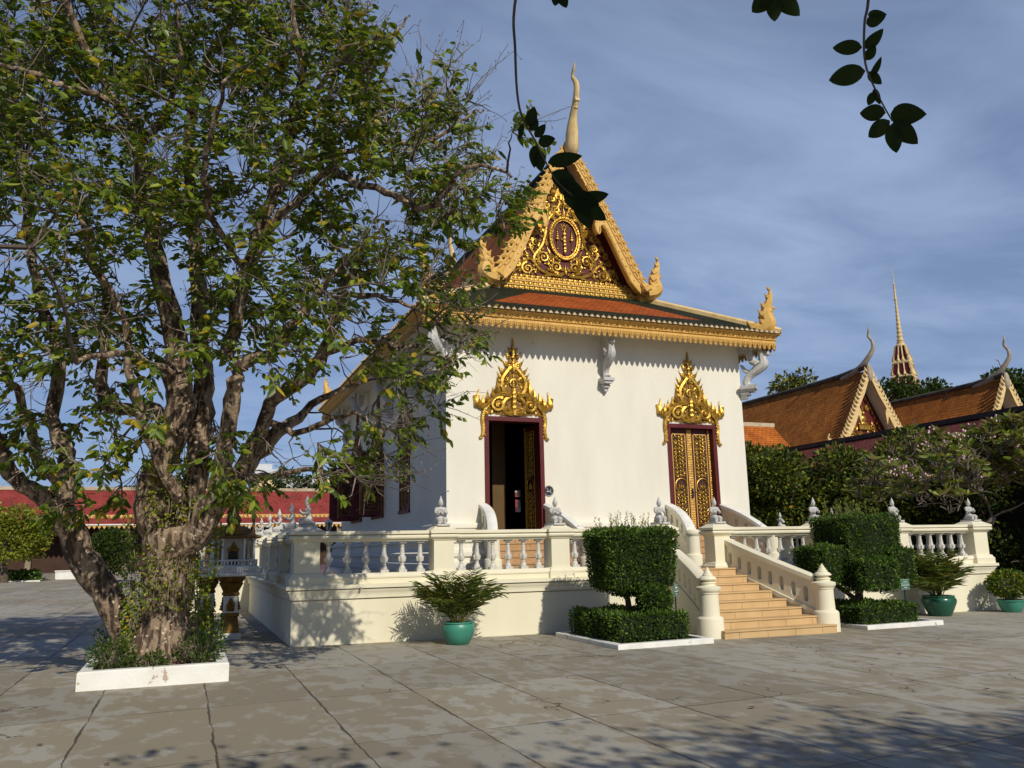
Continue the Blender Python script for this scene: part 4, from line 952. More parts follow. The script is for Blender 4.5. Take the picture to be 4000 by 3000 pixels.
# ------------------------------------------------------------------ potted plants
def pot(t, c, prof, m):
    b = MB(); b.lathe(c, prof, 28); o = b.build('pot', m, t); return o
def palm(c, z, n, L, seed, t, spread=1.0):
    g = np.random.default_rng(seed); P = []; D = []; W_ = []; LL = []; b = MB()
    for k in range(n):
        a = g.uniform(0, 2*PI); el = .7+.85*g.random()**.8; l = L*g.uniform(.95, 1.3)
        dx, dy = math.cos(a), math.sin(a); pts = []; e = el; p = np.array([c[0]+dx*.08, c[1]+dy*.08, z])
        for i in range(13):
            pts.append(p.copy()); p = p+np.array([dx*math.cos(e)*spread, dy*math.cos(e)*spread, math.sin(e)])*l/12; e -= (.012+.0135*i)*(1.3-el*.3)
        b.tube(pts, [.008*(1-.8*i/12) for i in range(13)], 4)
        for i in range(3, 13):
            for q in range(2):
                tt = (q+.5)/2; pp = pts[i-1]+(pts[i]-pts[i-1])*tt; ax = pts[i]-pts[i-1]; ax = ax/np.linalg.norm(ax)
                sd = np.cross(ax, [0, 0, 1.]); sd /= np.linalg.norm(sd)+1e-6
                for s in (-1, 1):
                    P.append(pp); D.append(ax*.62+sd*s*.85+np.array([0, 0, .05])+g.normal(0, .12, 3)); fr = (i+tt-3)/10
                    LL.append(.38*L*(math.sin(PI*min(1, .2+fr*.75))**.8+.12)); W_.append(.015)
    b.build('frond_stalks', pl2, t)
    leaves('fronds', P, D, LL, W_, [pl1, pl2, lf2], [4, 1, 1.5], parent=t, seed=seed, fold=.3, upbias=1.4, curl=.22)
PA = [(.17, 0), (.19, .01), (.25, .12), (.29, .25), (.285, .32), (.265, .355), (.285, .365), (.285, .385), (.25, .385), (.24, .34), (.05, .33)]
pp = thing('potted_palm', (2.78, -.98, gz(2.78)), 'feathery palm in a sunlit turquoise green pot before the terrace wall', 'potted plant')
pot(pp, (2.78, -.98, gz(2.78)), PA, potm); palm((2.78, -.98), .33, 36, .84, 3, pp)
PB = [(.23, 0), (.24, .01), (.31, .16), (.37, .30), (.375, .36), (.345, .42), (.33, .43), (.345, .44), (.345, .46), (.3, .46), (.29, .4), (.05, .38)]
pp = thing('potted_palm', (14.48, -.66, gz(14.5)), 'feathery palm in a dark green glazed pot by the right end of the terrace', 'potted plant')
pot(pp, (14.48, -.66, gz(14.5)), PB, potd); palm((14.48, -.66), .33, 42, .98, 12, pp)
pp = thing('potted_shrub', (16.72, -.7, gz(16.7)), 'rounded leafy shrub in a green flared pot at the right edge', 'potted plant')
pot(pp, (16.72, -.7, gz(16.7)), [(.19, 0), (.2, .01), (.26, .14), (.29, .25), (.315, .265), (.315, .29), (.28, .29), (.27, .25), (.04, .24)], potm)
b = MB(); g = np.random.default_rng(5); P = []; D = []
for k in range(34):
    a = g.uniform(0, 6.28); r = g.uniform(.1, .42); e = (16.72+r*math.cos(a), -.7+r*math.sin(a), g.uniform(.42, .78)); b.tube([(16.72, -.7, .12), (16.72+(e[0]-16.72)*.4, -.7+(e[1]+.7)*.4, .3), e], [.009, .007, .004], 4)
b.build('stems', twigm, pp); P, D = ellleaves((16.72, -.7, .56), (.50, .46, .32), 2300, g, .5); leaves('leaves', P, D, .075, .045, [hd1, lf4, lf3], [3, 2, .3], parent=pp, seed=2)
# ------------------------------------------------------------------ lantern
lt = thing('lamp_post', (2.82, 14, FZ), 'white lantern on a slim post on the terrace beside the shaded temple wall', 'lamp')
b = MB(); b.lathe((2.82, 14, FZ), [(.09, 0), (.09, .05), (.04, .09), (.03, .15), (.028, 1.2), (.045, 1.22), (.02, 1.25)], 10); b.build('post', whitem, lt)
b = MB(); b.lathe((2.82, 14, FZ+1.25), [(.06, 0), (.08, .02)], 6, sm=False); b.lathe((2.82, 14, FZ+1.53), [(.16, 0), (.165, .015), (.11, .08), (.05, .1), (.03, .13), (.005, .16)], 6, sm=False)
for k in range(6): a = k*PI/3; b.tube([(2.82+.075*math.cos(a), 14+.075*math.sin(a), FZ+1.27), (2.82+.13*math.cos(a), 14+.13*math.sin(a), FZ+1.53)], .011, 4)
b.build('lantern_frame', whitem, lt)
b = MB(); b.lathe((2.82, 14, FZ+1.27), [(.066, 0), (.118, .26)], 6, sm=False); b.build('lantern_glass', mat('lantern_glass', (.12, .13, .14), .1, spec=.6, bump=0), lt)
# ------------------------------------------------------------------ spirit house
SX, SY = -.92, 2.15
sh_ = thing('spirit_house', (SX, SY, 0), 'gilded spirit house on a white pedestal nearest the terrace corner, beside the old tree', 'shrine', 'spirit houses beside the old tree')
def sq(lv, m, name, par): return ring(lv, (SX, SY)).build(name, m, par)
ped_ = sq([(.21, 0), (.21, .1), (.19, .12)], whitem, 'pedestal_foot', sh_)
sq([(.18, .12), (.17, .2), (.15, .38), (.14, .42), (.17, .45), (.17, .48), (.14, .5)], golddk, 'gilded_base', sh_)
sq([(.135, .5), (.135, .82)], whitem, 'pedestal_shaft', sh_)
for a in range(4):
    b = MB(); ca, sa = math.cos(a*PI/2), math.sin(a*PI/2); Fq = lambda u, v, t=0: (SX+u*ca-(-.138-t)*-sa*-1, SY+u*sa+(-.138-t)*ca, v)
    Fq = lambda u, v, t=0: (SX+u*ca+(.138+t)*sa, SY+u*sa-(.138+t)*ca, v)
    b.poly([[(-.07, .53), (.07, .53), (.08, .66), (0, .80), (-.08, .66)]], .02, lambda u, v, t: Fq(u, v, .02-t)); b.ell(Fq(0, .62, .02), .035, 6, 4); b.ell(Fq(0, .68, .02), .022, 6, 4); b.ell(Fq(0, .57, .02), (.05, .05, .025), 6, 4); flame(b, Fq, (0, .7), PI/2, .1, .02, 0)
    b.build('niche_figure', golddk, sh_)
for a in range(4): pass
sq([(.14, .82), (.16, .84), (.16, .87), (.14, .9), (.16, .94), (.2, 1.02), (.22, 1.06), (.2, 1.08), (.24, 1.13), (.26, 1.2)], golddk, 'gilded_capital', sh_)
sq([(.58, 1.2), (.6, 1.22), (.6, 1.25), (.55, 1.26)], whitem, 'platform', sh_)
def rail(h, z0, z1, n, r):
    b = MB()
    for z, q in ((z0, .012), (z1, .018)):
        for p, s in (((-h, -h), (h, -h)), ((h, -h), (h, h)), ((h, h), (-h, h)), ((-h, h), (-h, -h))):
            b.tube([(SX+p[0], SY+p[1], z), (SX+s[0], SY+s[1], z)], q, 4, sm=False)
    for k in range(n):
        t = -h+2*h*(k+.5)/n
        for x, y in ((t, -h), (t, h), (-h, t), (h, t)): b.lathe((SX+x, SY+y, z0), [(r, 0), (r*.6, (z1-z0)*.2), (r*1.3, (z1-z0)*.45), (r*.6, (z1-z0)*.8), (r, z1-z0)], 6)
    return b
rail(.56, 1.26, 1.36, 22, .014).build('lower_railing', whitem, sh_); rail(.44, 1.40, 1.50, 14, .014).build('upper_railing', whitem, sh_)
sq([(.46, 1.26), (.46, 1.39), (.4, 1.4)], whitem, 'shrine_floor', sh_); sq([(.3, 1.40), (.3, 1.92)], mat('shrine_wall', (.62, .60, .52), .8), 'shrine_body', sh_)
cl_ = MB(); cl_.lathe((0, 0, 1.4), [(.035, 0), (.035, .03), (.025, .05), (.022, .46), (.034, .49), (.034, .52)], 10)
cl0 = cl_.build('column', whitem, sh_, org=(0, 0, 0)); ii = 0
for x, y in [(x, y) for x in (-.38, -.2, .2, .38) for y in (-.38, .38)]+[(x, y) for x in (-.38, .38) for y in (-.2, .2)]:
    if ii == 0: cl0.location = (x, y, 0)
    else: part_copy(cl0, sh_, (x, y, 0))
    ii += 1
for a in range(4):
    b = MB(); ca, sa = math.cos(a*PI/2), math.sin(a*PI/2); Fq = lambda u, v, t=0: (SX+u*ca+(.302+t)*sa, SY+u*sa-(.302+t)*ca, v)
    def fb(u0, u1, v0, v1, t0, mi): b.add([Fq(u0, v0, t0), Fq(u1, v0, t0), Fq(u1, v1, t0), Fq(u0, v1, t0), Fq(u0, v0, 0), Fq(u1, v0, 0), Fq(u1, v1, 0), Fq(u0, v1, 0)], [(0, 1, 2, 3), (0, 4, 5, 1), (1, 5, 6, 2), (2, 6, 7, 3), (3, 7, 4, 0)], mi)
    fb(-.08, .08, 1.42, 1.68, .006, 1); fb(-.1, -.08, 1.42, 1.7, .012, 0); fb(.08, .1, 1.42, 1.7, .012, 0); fb(-.11, .11, 1.68, 1.71, .014, 0); fb(-.26, -.2, 1.44, 1.8, .008, 0); fb(.2, .26, 1.44, 1.8, .008, 0)
    b.poly([[(-.12, 1.71), (.12, 1.71), (.06, 1.77), (0, 1.87), (-.06, 1.77)]], .02, lambda u, v, t: Fq(u, v, .02-t)); b.build('shrine_door', [golddk, blackm], sh_)
sq([(.48, 1.92), (.5, 1.94), (.48, 1.97), (.43, 1.985), (.40, 2.0), (.30, 2.1), (.2, 2.17)], golddk, 'shrine_roof', sh_)
for a in range(4):
    b = MB(); ca, sa = math.cos(a*PI/2), math.sin(a*PI/2); Fq = lambda u, v, t=0: (SX+u*ca+(.36+t)*sa, SY+u*sa-(.36+t)*ca, v)
    b.poly([[(-.17, 2.0), (.17, 2.0), (0, 2.28)]], .05, lambda u, v, t: Fq(u, v, .05-t)); b.tube([Fq(0, 2.26, .02), Fq(0, 2.33, .05), Fq(0, 2.40, .03)], [.02, .012, .003], 5)
    for s in (-1, 1): b.tube([Fq(s*.18, 2.0, .03), Fq(s*.22, 2.03, .03), Fq(s*.23, 2.1, .03)], [.025, .015, .004], 5)
    b.build('shrine_gable', golddk, sh_)
b = MB(); b.lathe((SX, SY, 2.1), [(.16, 0), (.17, .04), (.12, .1), (.13, .14), (.15, .18), (.13, .26), (.09, .3), (.1, .32), (.07, .38), (.035, .44), (.045, .46), (.025, .5), (.035, .53), (.015, .58), (.02, .6), (.004, .72)], 10); b.build('shrine_spire', golddk, sh_)
dup(sh_, (-1.32, 3.7, 0), .05, 'second spirit house half hidden behind the first and the tree trunk', None)
LIMBS=[[(-1.98,-2.68,-0.01,0.405),(-1.99,-2.74,0.27,0.368),(-2.00,-2.85,0.82,0.331),(-2.01,-2.96,1.34,0.340),(-2.02,-3.05,1.79,0.350),(-2.02,-3.11,2.06,0.331)],
[(-2.40,-2.44,0.13,0.184),(-2.48,-2.46,0.40,0.184),(-2.70,-2.50,0.95,0.184),(-3.00,-2.58,1.40,0.202),(-3.28,-2.70,1.95,0.175),(-3.37,-2.85,2.30,0.175)],
[(-2.08,-3.00,1.68,0.258),(-2.27,-3.14,2.17,0.212),(-2.26,-3.24,2.61,0.193),(-2.09,-3.40,3.02,0.184),(-1.98,-3.55,3.56,0.202),(-2.01,-3.63,3.97,0.183),(-2.08,-3.72,4.52,0.150),(-2.29,-3.89,5.17,0.127),(-2.43,-4.09,5.88,0.112),(-2.58,-4.28,6.51,0.092),(-2.66,-4.45,6.93,0.081),(-2.80,-4.57,7.25,0.071),(-2.98,-4.74,7.35,0.063),(-3.15,-4.94,7.61,0.054),(-3.39,-5.15,7.97,0.045),(-3.56,-5.38,8.33,0.039)],
[(-1.99,-2.93,1.68,0.202),(-1.78,-3.02,2.24,0.166),(-1.72,-3.19,2.90,0.166),(-1.68,-3.21,3.45,0.156),(-1.68,-3.23,4.07,0.137),(-1.78,-3.23,4.74,0.123),(-1.86,-3.29,5.67,0.108),(-1.99,-3.43,6.58,0.094),(-2.05,-3.46,7.34,0.082),(-2.01,-3.66,8.22,0.070),(-1.77,-3.80,8.94,0.060),(-1.46,-3.95,9.60,0.045),(-1.28,-4.15,10.22,0.032)],
[(-1.92,-3.18,1.68,0.202),(-1.58,-3.50,2.08,0.184),(-1.45,-3.76,2.51,0.120),(-1.38,-3.99,3.00,0.110),(-1.34,-4.12,3.49,0.110),(-1.28,-4.34,3.92,0.091),(-1.20,-4.41,4.07,0.090),(-0.93,-4.64,4.18,0.081),(-0.75,-4.87,4.41,0.070),(-0.49,-5.15,4.72,0.052),(-0.25,-5.42,5.04,0.042),(0.08,-5.73,5.37,0.033)],
[(-1.63,-2.90,1.92,0.166),(-1.38,-2.98,2.35,0.147),(-0.98,-3.04,2.93,0.129),(-0.72,-3.11,3.31,0.110),(-0.43,-3.05,3.51,0.083),(-0.03,-3.07,3.88,0.055),(0.53,-3.12,4.13,0.037)],
[(-1.26,-3.08,2.56,0.129),(-0.90,-3.49,3.32,0.101),(-0.77,-3.73,3.73,0.101),(-0.38,-4.05,3.99,0.101),(-0.20,-4.18,4.25,0.090),(-0.11,-4.39,4.57,0.070),(0.01,-4.65,5.05,0.051),(0.14,-4.88,5.36,0.042),(0.26,-5.14,5.86,0.032)],
[(-1.41,-4.13,4.17,0.099),(-1.34,-4.26,4.69,0.096),(-1.25,-4.52,5.22,0.092),(-1.12,-4.77,5.65,0.097),(-0.97,-5.06,6.19,0.077),(-0.96,-5.12,6.46,0.068),(-0.86,-5.34,6.80,0.059),(-0.80,-5.56,7.20,0.050),(-0.75,-5.79,7.68,0.040),(-0.84,-5.94,8.03,0.032),(-0.97,-6.10,8.51,0.026)],
[(-1.15,-4.75,5.62,0.073),(-0.72,-5.13,6.06,0.055),(-0.35,-5.56,6.40,0.049),(-0.03,-5.85,6.14,0.046),(0.35,-6.07,5.94,0.043),(0.73,-6.28,5.75,0.039),(0.89,-6.48,5.85,0.039),(1.04,-6.69,6.06,0.030),(1.30,-6.91,6.09,0.023),(1.56,-7.08,5.92,0.015)],
[(-0.95,-5.09,6.29,0.054),(-0.57,-5.08,6.60,0.045),(-0.10,-5.11,6.92,0.037),(0.38,-5.12,7.11,0.037),(0.92,-5.23,7.16,0.033),(1.31,-5.32,7.36,0.029),(1.55,-5.35,7.59,0.021),(1.83,-5.39,7.74,0.014)],
[(-0.86,-5.34,6.80,0.044),(-0.61,-5.32,7.28,0.036),(-0.31,-5.36,7.92,0.034),(-0.06,-5.35,7.95,0.031),(0.12,-5.36,8.19,0.027),(0.44,-5.45,8.52,0.020),(0.71,-5.52,8.89,0.013)],
[(-2.80,-4.57,7.25,0.050),(-2.96,-4.83,7.25,0.042),(-3.23,-5.05,7.22,0.042),(-3.48,-5.26,7.13,0.035),(-3.74,-5.48,7.11,0.031),(-3.99,-5.70,7.03,0.027),(-4.28,-5.89,6.94,0.020)],
[(-2.60,-4.47,6.93,0.051),(-2.36,-4.73,7.24,0.043),(-2.23,-4.97,7.57,0.035),(-2.22,-5.19,8.09,0.026),(-2.30,-5.36,8.51,0.019)],
[(-3.37,-2.85,2.30,0.129),(-3.61,-2.88,2.39,0.120),(-3.93,-3.04,2.66,0.110),(-4.13,-3.14,2.99,0.110),(-4.29,-3.40,3.49,0.101),(-4.55,-3.65,4.09,0.090),(-4.70,-4.00,4.97,0.067),(-4.83,-4.34,5.82,0.047)],
[(-3.37,-2.85,2.30,0.138),(-3.37,-2.74,2.82,0.120),(-3.47,-2.68,3.21,0.110),(-3.67,-2.48,3.66,0.101),(-3.63,-2.54,4.39,0.090),(-3.96,-2.50,5.32,0.077),(-4.17,-2.51,6.27,0.064),(-4.29,-2.56,7.22,0.053),(-4.48,-2.58,8.19,0.042),(-4.66,-2.61,9.18,0.026)],
[(-3.34,-2.98,2.35,0.083),(-3.45,-3.10,2.61,0.074),(-3.64,-3.30,2.82,0.064),(-3.72,-3.45,3.17,0.064),(-3.85,-3.70,3.59,0.055),(-4.01,-3.93,3.90,0.046),(-4.23,-4.15,4.32,0.035)],
[(-1.98,-3.41,3.40,0.092),(-2.46,-3.06,3.66,0.092),(-2.73,-2.84,3.64,0.092),(-3.02,-2.67,3.88,0.092),(-3.07,-2.62,4.79,0.079),(-3.06,-2.64,5.37,0.068),(-3.34,-2.55,5.96,0.058),(-3.46,-2.53,6.63,0.039),(-3.78,-2.41,7.16,0.031)],
[(-1.92,-3.54,2.35,0.092),(-2.26,-3.87,2.99,0.074),(-2.54,-4.15,3.77,0.055),(-2.69,-4.47,4.52,0.044),(-3.00,-4.68,5.09,0.042),(-3.22,-4.83,5.67,0.032),(-3.48,-4.89,5.91,0.023)],
[(-0.79,-3.44,3.44,0.055),(-0.36,-3.69,3.28,0.046),(-0.01,-4.18,3.40,0.037),(0.26,-4.62,3.41,0.028),(0.53,-4.98,3.09,0.018)],
[(-0.20,-4.18,4.25,0.054),(0.22,-4.71,4.41,0.044),(0.64,-5.17,4.26,0.036),(1.07,-5.52,4.10,0.027),(1.32,-5.69,3.95,0.014)],
[(0.01,-4.65,5.05,0.043),(0.43,-5.01,4.95,0.034),(0.84,-5.35,4.75,0.026),(1.21,-5.63,4.36,0.018)],
[(-1.72,-3.19,2.90,0.074),(-1.13,-3.79,2.61,0.046),(-0.67,-4.20,2.65,0.037),(-0.23,-4.60,2.67,0.028),(0.17,-4.81,2.44,0.014)],
[(-1.25,-4.52,5.22,0.050),(-1.61,-5.12,5.60,0.040),(-1.82,-5.67,6.01,0.038),(-1.77,-6.21,6.41,0.029),(-1.62,-6.69,6.81,0.021)],
[(-2.01,-3.63,3.97,0.055),(-2.43,-4.47,4.04,0.045),(-2.77,-5.18,3.92,0.036),(-3.02,-5.69,3.68,0.027)],
[(-1.78,-3.23,4.74,0.062),(-1.37,-2.78,5.48,0.043),(-1.00,-2.43,6.26,0.033),(-0.39,-2.15,6.87,0.024)],
]
BLOBS=[(-3.99,-4.08,8.40,0.85),(-3.04,-4.46,8.48,0.85),(-1.93,-4.91,8.53,0.85),(-0.81,-5.30,8.34,0.72),(-0.06,-5.52,7.95,0.61),(0.52,-5.58,7.20,0.65),(1.09,-5.80,7.19,0.48),(-0.27,-5.26,7.15,0.85),(-1.23,-4.93,7.34,0.85),(-2.35,-4.50,7.37,0.85),(-3.46,-4.07,7.39,0.85),(-4.24,-3.73,7.24,0.68),(-4.03,-3.60,6.23,0.75),(-3.24,-3.90,6.22,0.78),(-2.28,-4.27,6.20,0.75),(-1.33,-4.64,6.18,0.78),(-0.37,-4.98,5.99,0.78),(0.58,-5.38,6.13,0.65),(1.16,-5.58,6.02,0.58),(1.77,-5.91,6.48,0.31),(1.63,-5.76,6.01,0.31),(0.75,-5.27,5.30,0.55),(0.16,-4.97,4.97,0.68),(1.06,-5.29,4.82,0.39),(1.46,-5.37,4.48,0.31),(-0.79,-4.60,4.99,0.68),(-1.75,-4.26,5.18,0.68),(-2.87,-3.83,5.21,0.75),(-3.81,-3.43,5.06,0.75),(-4.08,-3.12,4.06,0.68),(-3.12,-3.48,4.04,0.48),(-2.60,-3.76,4.36,0.41),(-1.55,-4.16,4.34,0.41),(-0.59,-4.53,4.32,0.51),(0.36,-4.88,4.20,0.39),(0.82,-5.01,3.99,0.40),(0.64,-4.77,3.16,0.40),(0.25,-4.54,2.83,0.38),(-0.21,-4.40,3.01,0.38),(-0.83,-4.09,2.69,0.34),(-1.29,-3.85,2.40,0.31),(-2.28,-3.64,3.22,0.38),(-2.74,-3.38,2.86,0.41),(-3.03,-3.17,2.40,0.24),(-3.47,-3.21,3.41,0.34),(-3.86,-2.98,3.02,0.24),(-1.81,-3.85,3.35,0.34),(0.55,-4.61,2.59,0.20),(1.29,-5.24,4.22,0.17),(-5.08,-3.55,7.92,0.85),(-5.16,-3.23,6.59,0.85),(-5.09,-2.97,5.25,0.75),(-5.02,-2.71,3.92,0.51),(-3.89,-4.36,9.57,0.85),(-2.62,-4.87,9.61,0.85),(-1.35,-5.34,9.52,0.78),(-3.63,-4.69,10.63,0.85),(-2.20,-5.24,10.60,0.75),(-5.00,-3.90,9.43,0.75),(-4.6,-8.6,5,.9),(-5.6,-8,5.3,1),(-5.2,-6.8,5.6,1),(-6.5,-7.2,5,1),(-4.4,-7.4,6.2,.8),(-7,-8.6,5.4,1)]  # final blobs: unseen crown added to cast ground shade at left
# ------------------------------------------------------------------ trees
def branch_tubes(b, lines, seg=7, mi=0):
    for L in lines: b.tube([p[:3] for p in L], [p[3] for p in L], seg, mi)
def wander(p, q, n, g, amp=.12, sag=0):
    p, q = np.array(p, float), np.array(q, float); L = np.linalg.norm(q-p); pts = []
    off = np.zeros(3)
    for i in range(n+1):
        t = i/n; off = off+g.normal(0, amp*L/n, 3)*(0 if i in (0, n) else 1)
        pts.append(p+(q-p)*t+off*math.sin(PI*t)-np.array([0, 0, sag*L*math.sin(PI*t)]))
    return pts
def grow(nodes, blobs, npts, g, amp=.22, rbase=.028, fwd=None, spread=1.5):
    """fill crown blobs: every sampled tip is joined to the nearest existing wood and becomes wood itself"""
    pts = []
    tot = sum(r**2 for *_, r in blobs)
    for x, y, z, r in blobs:
        for k in range(max(1, int(npts*r*r/tot+.5))):
            d = g.normal(0, .5, 3)*r; p = np.array([x, y, z])+d
            if fwd is not None: p = p+fwd*g.uniform(-spread, spread)
            pts.append(p)
    nodes = [np.array(p[:3]) for p in nodes]; arr = np.array(nodes); lines = []
    pts = np.array(pts); dist = np.min(np.linalg.norm(pts[:, None]-arr[None], axis=2), axis=1)
    for i in np.argsort(dist):
        p = pts[i]; dd = np.linalg.norm(arr-p, axis=1)+np.clip(arr[:, 2]-p[2]-.1, 0, None)*.6; j = int(np.argmin(dd)); L = dd[j]
        w = wander(arr[j], p, 5, g, amp, -.06); r0 = min(.05, rbase*(.25+.5*L)); 
        lines.append([(*q, r0*(1-.72*k/5)) for k, q in enumerate(w)])
        arr = np.vstack([arr, np.array(w[2:])])
    return lines, pts
g = np.random.default_rng(11)
tree = thing('old_tree', (-2.05, -2.75, 0), 'large old tree with mottled trunks and sparse leafy crown in a white planter', 'tree')
dense = [[tuple(p) for p in smooth_path(L, 4)] for L in LIMBS]
for L in dense:
    for i in range(1, len(L)-1): L[i] = tuple(np.array(L[i])+np.append(g.normal(0, .018, 3), g.normal(0, .006)*min(1, L[i][3]*8)))
b = MB(); branch_tubes(b, dense[:2], 14); b.tube([(-2.05, -2.75, .05), (-2.0, -2.78, .35), (-1.97, -2.85, .7)], [.56, .44, .38], 14); b.tube([(-2.5, -2.5, .05), (-2.48, -2.5, .4), (-2.5, -2.5, .6)], [.28, .22, .18], 12)
for a, r in ((-.6, .16), (.4, .13), (-1.5, .14), (-2.6, .12)): b.tube([(-2.03+.3*math.cos(a), -2.8+.3*math.sin(a), .8), (-2.03+.4*math.cos(a), -2.8+.4*math.sin(a), .3), (-2.03+.55*math.cos(a), -2.8+.55*math.sin(a), .02)], [.06, r*.8, r], 8)
b.build('trunk', barkm, tree)
b = MB(); branch_tubes(b, dense[2:], 9)
for p in ((-2.0, -3.5, 3.4), (-2.1, -3.3, 2.4), (-1.95, -3.1, 1.9)): b.ell(p, (.2, .18, .28), 10, 6)
b.build('limbs', barkm, tree)
FW = np.array([.357, .913, .195])
nodes = [p for L in dense[2:] for p in L if p[2] > 2.0]
lines, tips = grow(nodes, BLOBS, 1200, g, fwd=FW, spread=1.5)
b = MB(); branch_tubes(b, lines, 5); b.build('branches', MATS['dark_bark'], tree)
ctr = np.array([-2.2, -3.2, 5.0]); P = []; D = []; tw = MB(); bare = MB()
for p in tips:
    bald = g.random() < .2; nt_ = 5 if g.random() < .85 else 2
    for k in range(nt_):
        d = (p-ctr); d = d/(np.linalg.norm(d)+1e-6)*.7+g.normal(0, .6, 3)+np.array([0, 0, .1]); d /= np.linalg.norm(d); L = g.uniform(.25, .55)
        q = wander(p, p+d*L, 3, g, .15, .12); tw.tube(q, [.009, .0075, .005, .003], 3)
        for i in range(0 if bald else 10):
            t = .25+.75*i/9; j = min(2, int(t*3)); u = t*3-j; pp = q[j]+(q[j+1]-q[j])*u
            sd = np.cross(d, [0, 0, 1.]); sd /= np.linalg.norm(sd)+1e-6
            P.append(pp); D.append(d*.6+sd*(1 if i % 2 else -1)*.9+np.array([0, 0, -.45])+g.normal(0, .32, 3))
out_pts = [p for p in tips if np.linalg.norm((p-ctr)*np.array([1, .5, 1])) > 3.2 or g.random() < .22]
for p in out_pts:
    for k in range(3):
        d = (p-ctr); d = d/np.linalg.norm(d)*.5+g.normal(0, .45, 3)+np.array([0, 0, .55]); d /= np.linalg.norm(d); L = g.uniform(.4, .95); q = wander(p, p+d*L, 5, g, .12, -.03)
        bare.tube(q, [.008, .007, .006, .005, .004, .003], 3)
        for i in range(2, 6):
            e = q[i]+g.normal(0, .07, 3); bare.tube([q[i], e], [.003, .002], 3)
            if g.random() < .5: bare.ell(e, .011, 4, 3)
tw.build('twigs', twigm, tree, recalc=False); bare.build('bare_twigs', twigm, tree, recalc=False)
leaves('leaves', P, D, .138, .060, [lf1, lf2, lf4, lf3], [4, 2.8, 2.2, .8], parent=tree, seed=5, upbias=.7, curl=.12)
# small-leaved creeper on the trunk
P = []; D = []; vb = MB()
def creeper(x, y, z0, z1, r, n):
    for k in range(n):
        z = g.uniform(z0, z1); a = g.uniform(-2.6, -.4); P.append((x+r*math.cos(a)+g.normal(0, .03), y+r*math.sin(a)+g.normal(0, .03), z)); D.append((math.cos(a)+g.normal(0, .5), math.sin(a)+g.normal(0, .4), -.5+g.normal(0, .4)))
    for k in range(max(3, n//80)):
        a = g.uniform(-2.4, -.5); vb.tube([(x+r*math.cos(a)+.02*math.sin(z*9), y+r*math.sin(a), z) for z in np.linspace(z0, z1, 8)], .005, 4)
creeper(-1.98, -2.98, .9, 2.4, .37, 1000); creeper(-1.60, -2.85, .2, 1.3, .14, 620); creeper(-2.42, -2.86, .1, 1.3, .12, 800); creeper(-2.1, -3.35, 2.1, 3.1, .24, 420); creeper(-1.6, -2.95, 1.3, 2.2, .24, 560); creeper(-2.5, -2.7, 1.2, 2.2, .1, 250)
vo = vb.build('creeper', twigm, tree); leaves('creeper_leaves', P, D, .05, .035, [lf4, lf1, lf3], [3, 2, .8], parent=vo, seed=7)
# planter and its ground shrubs
pb = thing('tree_planter', (-2.08, -2.7, 0), 'square white painted planter box with peeling paint at the foot of the old tree', 'planter')
b = MB(); b.sweep([(-2.96, -3.82), (-1.2, -3.76), (-1.2, -1.6), (-2.96, -1.6)], [(0, -.05), (0, .225), (-.015, .24), (-.15, .24), (-.15, -.05), (0, -.05)], closed=True); b.build('planter_wall', mat('peeling_white', (.83, .82, .77), .75, (.76, .74, .68), 3, .4, .7, .25, 25, stain=(.47, .37, .29), stain_scale=3.2, stain_lo=.635, stain_hi=.645), pb)
b = MB(); b.box((-2.9, -3.75, .1), (-1.28, -1.68, .19)); b.build('soil', soilm, pb)
def bushlet(x, y, r, h, n, lab, seed):
    gg = np.random.default_rng(seed); t = thing('ground_shrub', (x, y, .19), lab, 'shrub', 'shrubs under the old tree'); b = MB()
    for k in range(int(40*r/.3)):
        a = gg.uniform(0, 6.28); rr = r*math.sqrt(gg.random()); e = np.array([x+rr*math.cos(a), y+rr*math.sin(a), .19+h*gg.uniform(.4, 1)]); q = wander((x+rr*.3*math.cos(a), y+rr*.3*math.sin(a), .17), e, 4, gg, .2); b.tube(q, [.006, .005, .004, .003, .002], 3)
    b.build('stems', twigm, t); P, D = ellleaves((x, y, .19+h*.45), (r, r, h*.6), n, gg, .25); P[:, 2] = np.maximum(P[:, 2], .2); leaves('leaves', P, D, .05, .024, [lf2, hd1, lf1], [3, 3, 1], parent=t, seed=seed)
bushlet(-2.62, -3.3, .32, .36, 900, 'low dark shrub at the left front of the planter', 1); bushlet(-1.55, -3.2, .34, .42, 1000, 'low dark shrub at the right front of the planter', 2); bushlet(-1.52, -2.2, .36, .62, 1300, 'taller wiry shrub at the right rear of the planter', 3); bushlet(-2.65, -2.2, .33, .5, 900, 'wiry shrub at the left rear of the planter', 4); bushlet(-2.12, -3.5, .22, .2, 380, 'lowest leafy tuft at the front middle of the planter', 5)
